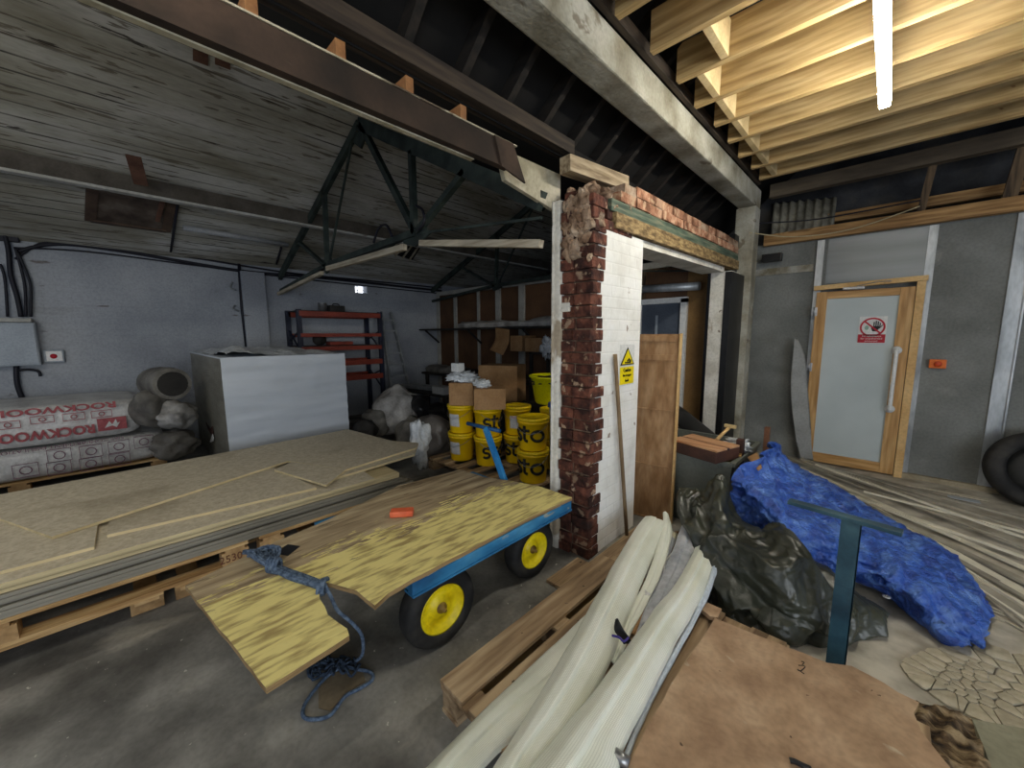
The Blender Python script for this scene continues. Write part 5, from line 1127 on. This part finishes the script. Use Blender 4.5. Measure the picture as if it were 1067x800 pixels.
tail = [FZ(338, 608, DZ+.01), FZ(345, 622, DZ-.02), FZ(352, 636, .44), FZ(366, 648, .38), FZ(377, 662, .28), FZ(378, 680, .12), FZ(372, 688, .03), FZ(362, 693, .01), FZ(372, 697, .008), FZ(386, 700, .008), FZ(388, 708, .008), FZ(375, 717, .008), FZ(360, 725, .008), FZ(345, 744, .008), FZ(330, 749, .008), FZ(317, 747, .008), FZ(317, 735, .008), FZ(330, 716, .008), FZ(345, 701, .012), FZ(362, 692, .02)]
obj('rope_tail', B().tube(ss(tail, 6), .0075, 8), ropem, rp_)
b = B()
for k in range(26):
    c = FZ(342+rnd.uniform(-18, 22), 693+rnd.uniform(-5, 5), .02); t = rnd.uniform(0, 6)
    b.tube(ss([c, c+Vector((.03*math.cos(t), .03*math.sin(t), .02)), c+Vector((.06*math.cos(t+.4), .05*math.sin(t+.4), .0)), c+Vector((.05*math.cos(t+1.4), .06*math.sin(t+1.4), .01))], 4), .006, 6)
obj('frayed_knot', b, mat('dark_blue_rope', [(28, 40, 58), (56, 72, 92)], 60, .9, .4, 120), rp_)
obj('floor_sheet_scrap', B().prism([F(x, y, 0.001) for x, y in ((332, 712), (352, 700), (378, 700), (381, 710), (362, 722), (344, 741), (332, 738))], (0, 0, .002)), mat('brown_paper_scrap', [(112, 100, 80), (130, 116, 94)], 6, .8, .1), None, 'flat brown paper scrap on the floor inside the rope loop', 'paper')
# ================================================================= FOREGROUND PALLET AND STRIPS
pt_ = thing('pallet', 'weathered grey-brown pallet in the foreground under the pale strips', 'pallet', (-.8, 1.45, 0))
PXa, PXb, PYa, PYb, PT = -1.21, -.21, .80, 2.04, .14
for k, (x, w_) in enumerate(((PXa, .145), (-1.025, .13), (-.80, .10), (-.62, .14), (-.36, .14))):
    obj('deck_board', B().box(x, x+w_, PYa+rnd.uniform(-.005, .01), PYb+rnd.uniform(-.02, .02), PT-.02, PT, .003), oldpallet, pt_)
for y in (PYa+.0, 1.37, PYb-.10): obj('stringer', B().box(PXa+.005, PXb, y, y+.10, PT-.04, PT-.02, .002), oldpallet, pt_)
for x in (PXa+.01, -.76, -.33):
    for y in (PYa+.005, 1.36, PYb-.12): obj('block', B().box(x, x+.10, y, y+.12, .018, PT-.04, .003), oldpallet, pt_)
    obj('bottom_board', B().box(x, x+.10, PYa, PYb, 0, .018, .002), oldpallet, pt_)
obj('skid_board', B().box(-1.42, -1.24, 1.75, 2.09, .0, .02, .002), oldpallet, None, 'short flat board on the floor at the foot of the pier', 'board')
obj('skid_board', B().box(-1.33, -1.16, 2.08, 2.85, .0, .02, .002), oldpallet, None, 'flat dusty board along the base of the white pier', 'board')
def strip(nm, secs, mm, lab, h=.05, nu=70, nv=28, open_=False, cat='strip', fn=None):
    rows = []
    for (lx, ly, rx_, ry_, z, hh) in secs:
        A = F(lx, ly, z); C = F(rx_, ry_, z)
        if open_: rows.append([A+Vector((0, 0, hh)), A.lerp(C, .12)+Vector((0, 0, hh*.3)), A.lerp(C, .5), A.lerp(C, .85)+Vector((0, 0, hh*.2)), C+Vector((0, 0, hh*1.1))])
        else: rows.append([A, A.lerp(C, .03)+Vector((0, 0, hh*.55)), A.lerp(C, .30)+Vector((0, 0, hh)), A.lerp(C, .52)+Vector((0, 0, hh*1.0)), A.lerp(C, .56)+Vector((0, 0, hh*.74)), A.lerp(C, .80)+Vector((0, 0, hh*.70)), A.lerp(C, .97)+Vector((0, 0, hh*.30)), C])
    f = fn or (lambda p, n_, u, v: p+n_*(.006*noise.noise(p*5)+.0015*noise.noise(p*25)))
    return obj(nm, B().net(rows, nu, nv, f, thick=.004, linv=True), mm, None, lab, cat)
Z0 = PT+.006
strip('mesh_strip', [(612, 640, 640, 662, Z0, .02), (552, 697, 600, 715, Z0, .04), (500, 750, 540, 765, Z0-.02, .05), (448, 802, 498, 806, Z0-.04, .05), (400, 850, 460, 862, Z0-.04, .05)], vinyl, 'lowest cream mesh strip reaching out to the bottom left')
strip('mesh_strip', [(672, 540, 694, 546, .24, .03), (660, 556, 688, 562, .22, .05), (638, 593, 673, 598, .20, .06), (612, 643, 652, 650, .18, .07), (582, 696, 630, 703, .17, .07), (548, 752, 600, 757, .16, .07), (519, 802, 562, 808, .15, .07), (480, 862, 540, 872, .15, .07)], vinyl, 'middle cream mesh strip leading from the pier to the bottom edge')
strip('plastic_strip', [(691, 535, 697, 537, .26, .02), (690, 552, 700, 556, .23, .02), (676, 595, 689, 598, .20, .015), (655, 640, 666, 643, .17, .015), (634, 690, 642, 694, .155, .012)], vinylpl, 'thin curled cream strip right beside the middle mesh strip')
strip('plastic_strip', [(698, 560, 703, 562, .20, .01), (684, 606, 690, 608, .18, .01), (664, 655, 671, 658, .155, .01), (640, 715, 648, 718, .15, .01)], greyvinyl, 'narrow grey white strip between cardboard and middle mesh strip')
strip('cardboard_strip', [(703, 554, 713, 556, .18, .01), (690, 585, 704, 588, .165, .01), (670, 625, 687, 630, .155, .01), (652, 660, 668, 664, .15, .01)], card, 'torn brown cardboard strip lying between the plastic strips')
strip('foam_strip', [(697, 556, 706, 557, .195, .02), (685, 572, 698, 575, .185, .02), (682, 584, 688, 586, .18, .01)], mat('cream_foam', [(226, 220, 196)], 9, .8, .2), 'cream foam lump on the torn cardboard strip')
strip('grey_sheet_strip', [(718, 533, 732, 536, .28, .03), (709, 552, 728, 557, .25, .03), (698, 580, 718, 588, .22, .03), (686, 610, 702, 618, .19, .02), (668, 648, 682, 655, .16, .01)], greyvinyl, 'grey-blue translucent plastic strip left of the big cream strip')
strip('mesh_strip', [(729, 560, 748, 572, .22, .05), (716, 590, 738, 606, .21, .055), (698, 620, 722, 640, .20, .06), (676, 647, 703, 672, .19, .065), (640, 698, 678, 724, .18, .07), (592, 760, 650, 782, .17, .07), (556, 802, 642, 812, .16, .07), (500, 870, 600, 880, .16, .07)], vinyl, 'widest cream mesh strip on the right leading to the bottom edge')
strip('clear_strip', [(747, 568, 752, 578, .22, .04), (737, 606, 742, 612, .2, .02), (720, 642, 726, 646, .18, .01), (700, 680, 706, 682, .165, .01), (670, 735, 676, 740, .155, .01), (648, 788, 655, 792, .15, .01)], mat('bluish_white_strip', [(206, 216, 224)], 5, .35, .05), 'thin bluish white strip along the right edge of the widest strip')
obj('twine', B().tube(ss([F(702, 574, .21), F(694, 584, .20), F(692, 595, .2), F(692, 612, .185), F(686, 622, .18)]), .004, 6), white, None, 'thin white strap lying over the cardboard strip', 'strap')
bk3 = thing('black_bracket', 'black plastic bracket with purple cord wedged between the strips', 'bracket', F(648, 660, .24))
rows = [[F(641, 645, .27), F(646, 648, .27)], [F(640, 655, .25), F(650, 656, .26)], [F(646, 664, .22), F(657, 666, .23)], [F(650, 670, .2), F(660, 674, .2)]]
rows = [[r_[0], (r_[0]+r_[1])/2+Vector((0, 0, .012)), r_[1]] for r_ in rows]
obj('bracket_body', B().net(rows, 12, 6, thick=.006), blackpl, bk3)
obj('purple_cord', B().tube(ss([F(638, 662, .23), F(645, 664, .24), F(650, 668, .24), F(655, 664, .24)]), .005, 6), mat('purple_cord', [(66, 54, 140)], 6, .5, 0), bk3)
obj('foam_crumb', B().blob(F(673, 619, .185), (.022, .018, .014), .4, 2, 3, 2), white, None, 'white foam crumb on the cardboard strip', 'crumb')
obj('tube_offcut', B().tube([F(640, 785, .18), F(655, 796, .17)], .02, 12), chrome, None, 'shiny steel tube end beside the widest strip at the bottom edge', 'tube')
# brown ply sheet
PZ = .175
ol = [(652, 806), (668, 770), (700, 712), (745, 644), (800, 666), (862, 690), (890, 694), (920, 712), (955, 729), (950, 742), (957, 760), (975, 782), (992, 802), (1010, 880), (560, 960)]
pts = []
P0 = [F(x, y, PZ) for x, y in ol]
for i, (a, c) in enumerate(zip(P0, P0[1:]+P0[:1])):
    n = max(1, int((c-a).length/.04)); j = .008 if 6 <= i <= 11 else .002
    for k in range(n): pts.append(a.lerp(c, k/n)+Vector((rnd.uniform(-j, j), rnd.uniform(-j, j), 0)))
bp = thing('plywood_sheet', 'brown-faced plywood sheet lying in the bottom right foreground', 'board', (-.1, 1.4, PZ-.018))
o = obj('sheet', B().prism([p-Vector((0, 0, .018)) for p in pts], (0, 0, .018)), brownply, bp, mats=[deckedge])
for f in o.data.polygons:
    if abs(f.normal.z) < .5: f.material_index = 1
obj('pencil_scribble', B().tube(ss([F(832, 693, PZ+.001), F(839, 694, PZ+.001), F(834, 699, PZ+.001), F(831, 697, PZ+.001), F(838, 702, PZ+.001)], 4), .0018, 5).tube(ss([F(835, 689, PZ+.001), F(838, 690, PZ+.001), F(836, 692, PZ+.001)], 3), .0018, 5), black, bp)
obj('ply_corner', B().prism([F(x, y, PZ) for x, y in ((728, 632), (738, 628), (752, 634), (748, 643), (740, 642))], (0, 0, -.02)), brownply, None, 'small broken ply corner beside the dark tarpaulin', 'board')
# rotted hole piece and neighbouring grey sheet
rows = [[F(x, y, .10) for x, y in r_] for r_ in (((955, 727), (985, 738), (1013, 750)), ((950, 745), (985, 760), (1022, 775)), ((965, 775), (1000, 790), (1032, 800)), ((985, 805), (1010, 815), (1042, 830)))]
obj('rotten_board', B().net(rows, 30, 30, lambda p, n_, u, v: p+Vector((0, 0, .035*noise.noise(p*22)+.01*noise.noise(p*60)))), mat('rotten_layers', [(44, 36, 28), (104, 84, 60), (168, 146, 112)], 14, .9, .5, 40, stretch=(1, 2.5, 1)), None, 'rotten delaminated board showing beside the brown plywood', 'board')
obj('black_grip', B().tube(ss([F(823, 792, PZ+.01), F(828, 793, PZ+.012), F(836, 797, PZ+.012), F(845, 801, PZ+.01)]), .008, 10), blackpl, None, 'small black grip lying on the brown plywood', 'grip')
g = [F(1013, 749, .03), F(1067, 762, .03)+Vector((.3, .2, 0)), F(1100, 850, .03)+Vector((.3, -.1, 0)), F(1035, 806, .03), F(1024, 775, .03)]
obj('grey_sheet', B().prism(g, (0, 0, -.018)), mat('grey_green_sheet', [(140, 136, 112), (160, 156, 132)], 3, .75, .05), None, 'smooth grey-green sheet at the bottom right corner', 'board')
obj('bearer_block', B().box(.10, .22, 1.0, 1.9, 0, PZ-.02, .003), oldpallet, None, 'timber bearer under the right side of the brown plywood', 'timber')
# cracked skim pieces
import itertools
area_poly = [F(x, y) for x, y in ((958, 703), (985, 690), (1030, 684), (1075, 690), (1100, 745), (1060, 752), (1000, 734))]
def inside(p, poly):
    c = False; n = len(poly)
    for i in range(n):
        a, b_ = poly[i], poly[(i+1) % n]
        if (a.y > p.y) != (b_.y > p.y) and p.x < (b_.x-a.x)*(p.y-a.y)/(b_.y-a.y)+a.x: c = not c
    return c
rnd = random.Random(21); sites = []
xs = [p.x for p in area_poly]; ys = [p.y for p in area_poly]
while len(sites) < 62:
    p = Vector((rnd.uniform(min(xs), max(xs)), rnd.uniform(min(ys), max(ys)), 0))
    if inside(p, area_poly) and all((p-q).length > (.028 if p.x < .42 else .055) for q in sites): sites.append(p)
for i, s_ in enumerate(sites):
    poly = [s_+Vector((.09*math.cos(t), .09*math.sin(t), 0)) for t in [k*math.pi/5 for k in range(10)]]
    for q in sites:
        if q is s_ or (q-s_).length > .2: continue
        mid_ = (s_+q)/2; n_ = (q-s_).normalized(); new = []
        for a, c in zip(poly, poly[1:]+poly[:1]):
            da, dc = (a-mid_).dot(n_), (c-mid_).dot(n_)
            if da <= 0: new.append(a)
            if da*dc < 0: new.append(a.lerp(c, da/(da-dc)))
        poly = new
        if len(poly) < 3: break
    if len(poly) < 3: continue
    poly = [s_+(p-s_)*.87+Vector((0, 0, .003)) for p in poly]
    til = rnd.uniform(0, .012)
    bb = B().prism(poly, (0, 0, .008))
    for v in bb.bm.verts: v.co.z += til*((v.co.x-s_.x)*8+.6)
    obj('broken_skim_piece', bb, plasterbits, None, 'flat pale piece of the cracked skim patch on the right floor', 'broken piece', 'cracked skim pieces on the floor')
# ================================================================= T POST
tp_ = thing('t_handle_post', 'petrol blue steel T-shaped handle standing behind the plywood sheet', 'handle', (-.04, 2.2, 0))
zt2 = .74
obj('post', B().box(-.088, -.018, 2.20, 2.206, 0, zt2-.01, .001).box(-.024, -.018, 2.20, 2.24, 0, zt2-.01, .001), petrolsteel, tp_)
obj('cross_bar', B().bar((-.285, 2.215, zt2), (.105, 2.165, zt2), .05, .018, bev=.003), petrolsteel, tp_)
# ================================================================= TARPAULINS
def Q(rows): return [[F(*p) for p in r_] for r_ in rows]
def crump(amp, fr, sd, dv=(0, 0, 0), st=0.0):
    dv = Vector(dv)
    def f(p, n_, u, v):
        e = min(1, min(v, 1-v)*8+.35)
        q = (p-dv*p.dot(dv)*st)*fr+Vector((sd, sd, sd)); w_ = Vector((noise.noise(q*.6), noise.noise(q*.6+Vector((9, 0, 0))), noise.noise(q*.6+Vector((0, 9, 0)))))
        a = (1-abs(noise.noise(q+w_*1.4))*2.4)*.9+(1-abs(noise.noise(q*2.1+w_*2))*2.4)*.34+(1-abs(noise.noise(q*4.5+w_*2)*2.2))*.10
        r_ = p+n_*amp*(a-.5)*e
        if r_.z < .004: r_.z = .004
        return r_
    return f
blue = Q([
 [(764, 545, .25), (763, 515, .42), (764, 498, .54), (770, 487, .60), (785, 480, .64), (797, 470, .66), (806, 460, .68), (812, 470, .60)],
 [(785, 560, .2), (785, 530, .38), (784, 512, .50), (790, 500, .53), (800, 490, .55), (806, 480, .56), (812, 474, .54), (818, 480, .42)],
 [(812, 580, .14), (812, 556, .32), (812, 536, .42), (816, 522, .44), (822, 510, .44), (828, 500, .43), (833, 492, .38), (838, 492, .25)],
 [(850, 596, .10), (848, 574, .25), (850, 556, .34), (852, 540, .36), (856, 528, .36), (860, 518, .34), (864, 508, .28), (866, 505, .15)],
 [(892, 606, .08), (890, 592, .2), (892, 576, .28), (894, 562, .30), (898, 550, .28), (902, 542, .24), (906, 534, .16), (908, 532, .06)],
 [(925, 622, .05), (925, 608, .18), (928, 594, .25), (932, 582, .26), (938, 572, .24), (944, 564, .18), (948, 557, .11), (950, 556, .03)],
 [(958, 646, .02), (962, 632, .14), (966, 620, .18), (972, 608, .20), (978, 598, .18), (984, 588, .14), (988, 580, .08), (990, 580, .02)],
 [(980, 668, .01), (990, 655, .10), (998, 645, .12), (1004, 636, .13), (1008, 628, .12), (1010, 618, .09), (1010, 610, .05), (1008, 606, .01)],
 [(1000, 674, .008), (1018, 668, .05), (1024, 664, .06), (1030, 660, .06), (1034, 654, .05), (1034, 648, .04), (1032, 642, .02), (1030, 638, .008)]])
bt_ = thing('blue_tarpaulin', 'crumpled bright blue tarpaulin draped from the skip to the floor', 'tarpaulin', (-.1, 3.3, 0))
obj('tarp_sheet', B().net(blue, 210, 110, (lambda f1, f2: (lambda p, n_, u, v: f2(f1(p, n_, u, v), n_, u, v)))(crump(.050, 4.6, 3, (.66, -.75, 0), .72), crump(.013, 12, 8, (.9, .3, -.3), .5))), bluetarpm, bt_, recalc=False)
p = F(923, 624, .07); obj('eyelet', B().lathe([(.008, .004), (.016, .004), (.018, 0), (.008, 0)], (p.x, p.y-.03, .10), 20), white, bt_)
ol_ = Q([
 [(716, 606, 0.005), (712, 580, .12), (708, 550, .25), (706, 525, .36), (706, 512, .42), (708, 508, .40)],
 [(738, 630, 0.005), (734, 600, .15), (730, 570, .28), (728, 540, .36), (730, 522, .41), (732, 512, .38)],
 [(756, 642, 0.005), (757, 615, .15), (752, 585, .28), (748, 552, .38), (749, 520, .50), (752, 495, .55)],
 [(782, 656, 0.005), (783, 630, .15), (778, 600, .26), (770, 570, .34), (764, 545, .38), (764, 530, .36)],
 [(812, 668, 0.005), (812, 640, .16), (808, 612, .27), (802, 588, .34), (796, 566, .38), (790, 555, .32)],
 [(845, 674, 0.005), (843, 648, .15), (838, 618, .27), (832, 590, .36), (824, 558, .43), (815, 548, .36)],
 [(875, 674, 0.005), (872, 655, .10), (866, 632, .18), (860, 612, .24), (852, 596, .26), (842, 582, .2)],
 [(900, 668, 0.005), (900, 652, .08), (895, 636, .12), (888, 622, .14), (878, 612, .14), (868, 604, .1)],
 [(914, 658, 0.005), (917, 648, .04), (916, 638, .06), (910, 628, .07), (900, 622, .06), (890, 618, .03)]])
obj('dark_tarpaulin', B().net(ol_, 190, 110, (lambda f1, f2: (lambda p, n_, u, v: f2(f1(p, n_, u, v), n_, u, v)))(crump(.060, 4.4, 11, (.35, -.35, -.87), .7), crump(.008, 12, 5, (.8, -.6, 0), .6))), olivetarp, None, 'crumpled olive black tarpaulin heaped in front of the skip', 'tarpaulin', recalc=False)
# clutter showing under the tarp edge
# ================================================================= BATTENS ON THE FLOOR
rnd = random.Random(31)
bl_ = [((815, 474), (1090, 578), .05, .06, plankm), ((822, 482), (1085, 600), .05, .03, plankl), ((835, 478), (1095, 560), .07, .09, plankm), ((850, 484), (1090, 568), .03, .12, plankl),
 ((830, 492), (1080, 612), .08, .03, plankm), ((846, 500), (1085, 632), .07, .02, plankm), ((862, 505), (1000, 562), .03, .05, plankl), ((875, 512), (1080, 585), .03, .05, plankl),
 ((893, 520), (1080, 625), .10, .02, plankl), ((905, 535), (1075, 645), .08, .015, plankm), ((930, 545), (1080, 640), .02, .04, plankl), ((960, 570), (1090, 660), .05, .015, plankl),
 ((900, 512), (1090, 560), .02, .09, plankl), ((980, 583), (1085, 640), .03, .03, plankl), ((870, 488), (1095, 548), .05, .10, plankm), ((985, 588), (1090, 672), .03, .01, plankm)]
for i, (a, c, w_, z, mm) in enumerate(bl_):
    A, C = F(a[0], a[1], z), F(c[0], c[1], z*.6+.01)
    obj('floor_batten', B().bar(A, C, w_*.75, .018, bev=.002), mm, None, ('grey weathered' if mm is plankm else 'pale dusty')+' batten on the right floor, '+['farthest and nearest the door foot', 'second from the door foot', 'lying highest beside the door side', 'crossing over the farthest ones', 'just inside the tarpaulin top', 'running close behind the tarpaulin', 'short one in the middle of the heap', 'thin one crossing the heap middle', 'widest one beyond the tarpaulin bend', 'wide one beside the tarpaulin bend', 'thin stick crossing near the tarpaulin', 'nearest pale one to the tarpaulin tail', 'thin one crossing towards the tyre', 'short one at the right frame edge', 'wide upper one pointing at the tyre', 'nearest one to the blue tail end'][i], 'batten', ('grey' if mm is plankm else 'pale')+' battens heaped on the right floor')
for i in range(34):
    t = rnd.random(); p = F(955+110*t+rnd.uniform(-20, 20), 580+45*t+rnd.uniform(-18, 40), .006); a = rnd.uniform(-.3, .5)-.5; l = rnd.uniform(.05, .22)
    obj('wood_splinter', B().bar(p, p+Vector((l*math.cos(a), l*math.sin(a), rnd.uniform(0, .01))), rnd.uniform(.008, .02), .006), plankl, None, 'pale wood splinter on the floor beside the long battens', 'splinter', 'pale splinters on the right floor')
for (px, py, s) in ((945, 505, .9), (960, 508, 1), (985, 512, 1.2), (1000, 516, .8)):
    p = F(px, py, .004); obj('wood_shaving', B().bar(p, p+Vector((.22*s, -.03, .01)), .04, .006), plankl, None, 'pale shaving on the floor at the foot of the grey wall', 'shaving', 'pale shavings by the grey wall')
p = F(1004, 520, .005); obj('paper_scrap', B().box(p.x-.1, p.x+.1, p.y-.04, p.y+.04, .004, .008, 0), mat('bluish_paper', [(190, 198, 204)], 5, .6, 0), None, 'bluish white paper scrap on the floor near the wall', 'paper')
# tyre leaning at the right edge
tr = thing('leaning_tyre', 'large black tyre leaning on the grey wall at the right edge', 'tyre', (1.05, 5.6, 0))
M = Matrix.Translation((1.07, 5.62, .33)) @ Matrix.Rotation(R(-14), 4, 'X') @ Matrix.Rotation(R(90), 4, 'X')
r = .345
obj('tyre_carcass', B().lathe([(r*.62, -.07), (r*.72, -.10), (r*.9, -.095), (r*.97, -.075), (r, -.03), (r, .03), (r*.97, .075), (r*.9, .095), (r*.72, .10), (r*.62, .07), (r*.62, -.07)], n=64, M=M), blackrub, tr)
obj('wheel_disc', B().lathe([(0, .02), (r*.3, .02), (r*.62, -.0), (r*.62, -.05), (0, -.05)], n=48, M=M), mat('dark_wheel_disc', [(40, 40, 38), (56, 55, 52)], 4, .6, .05), tr)
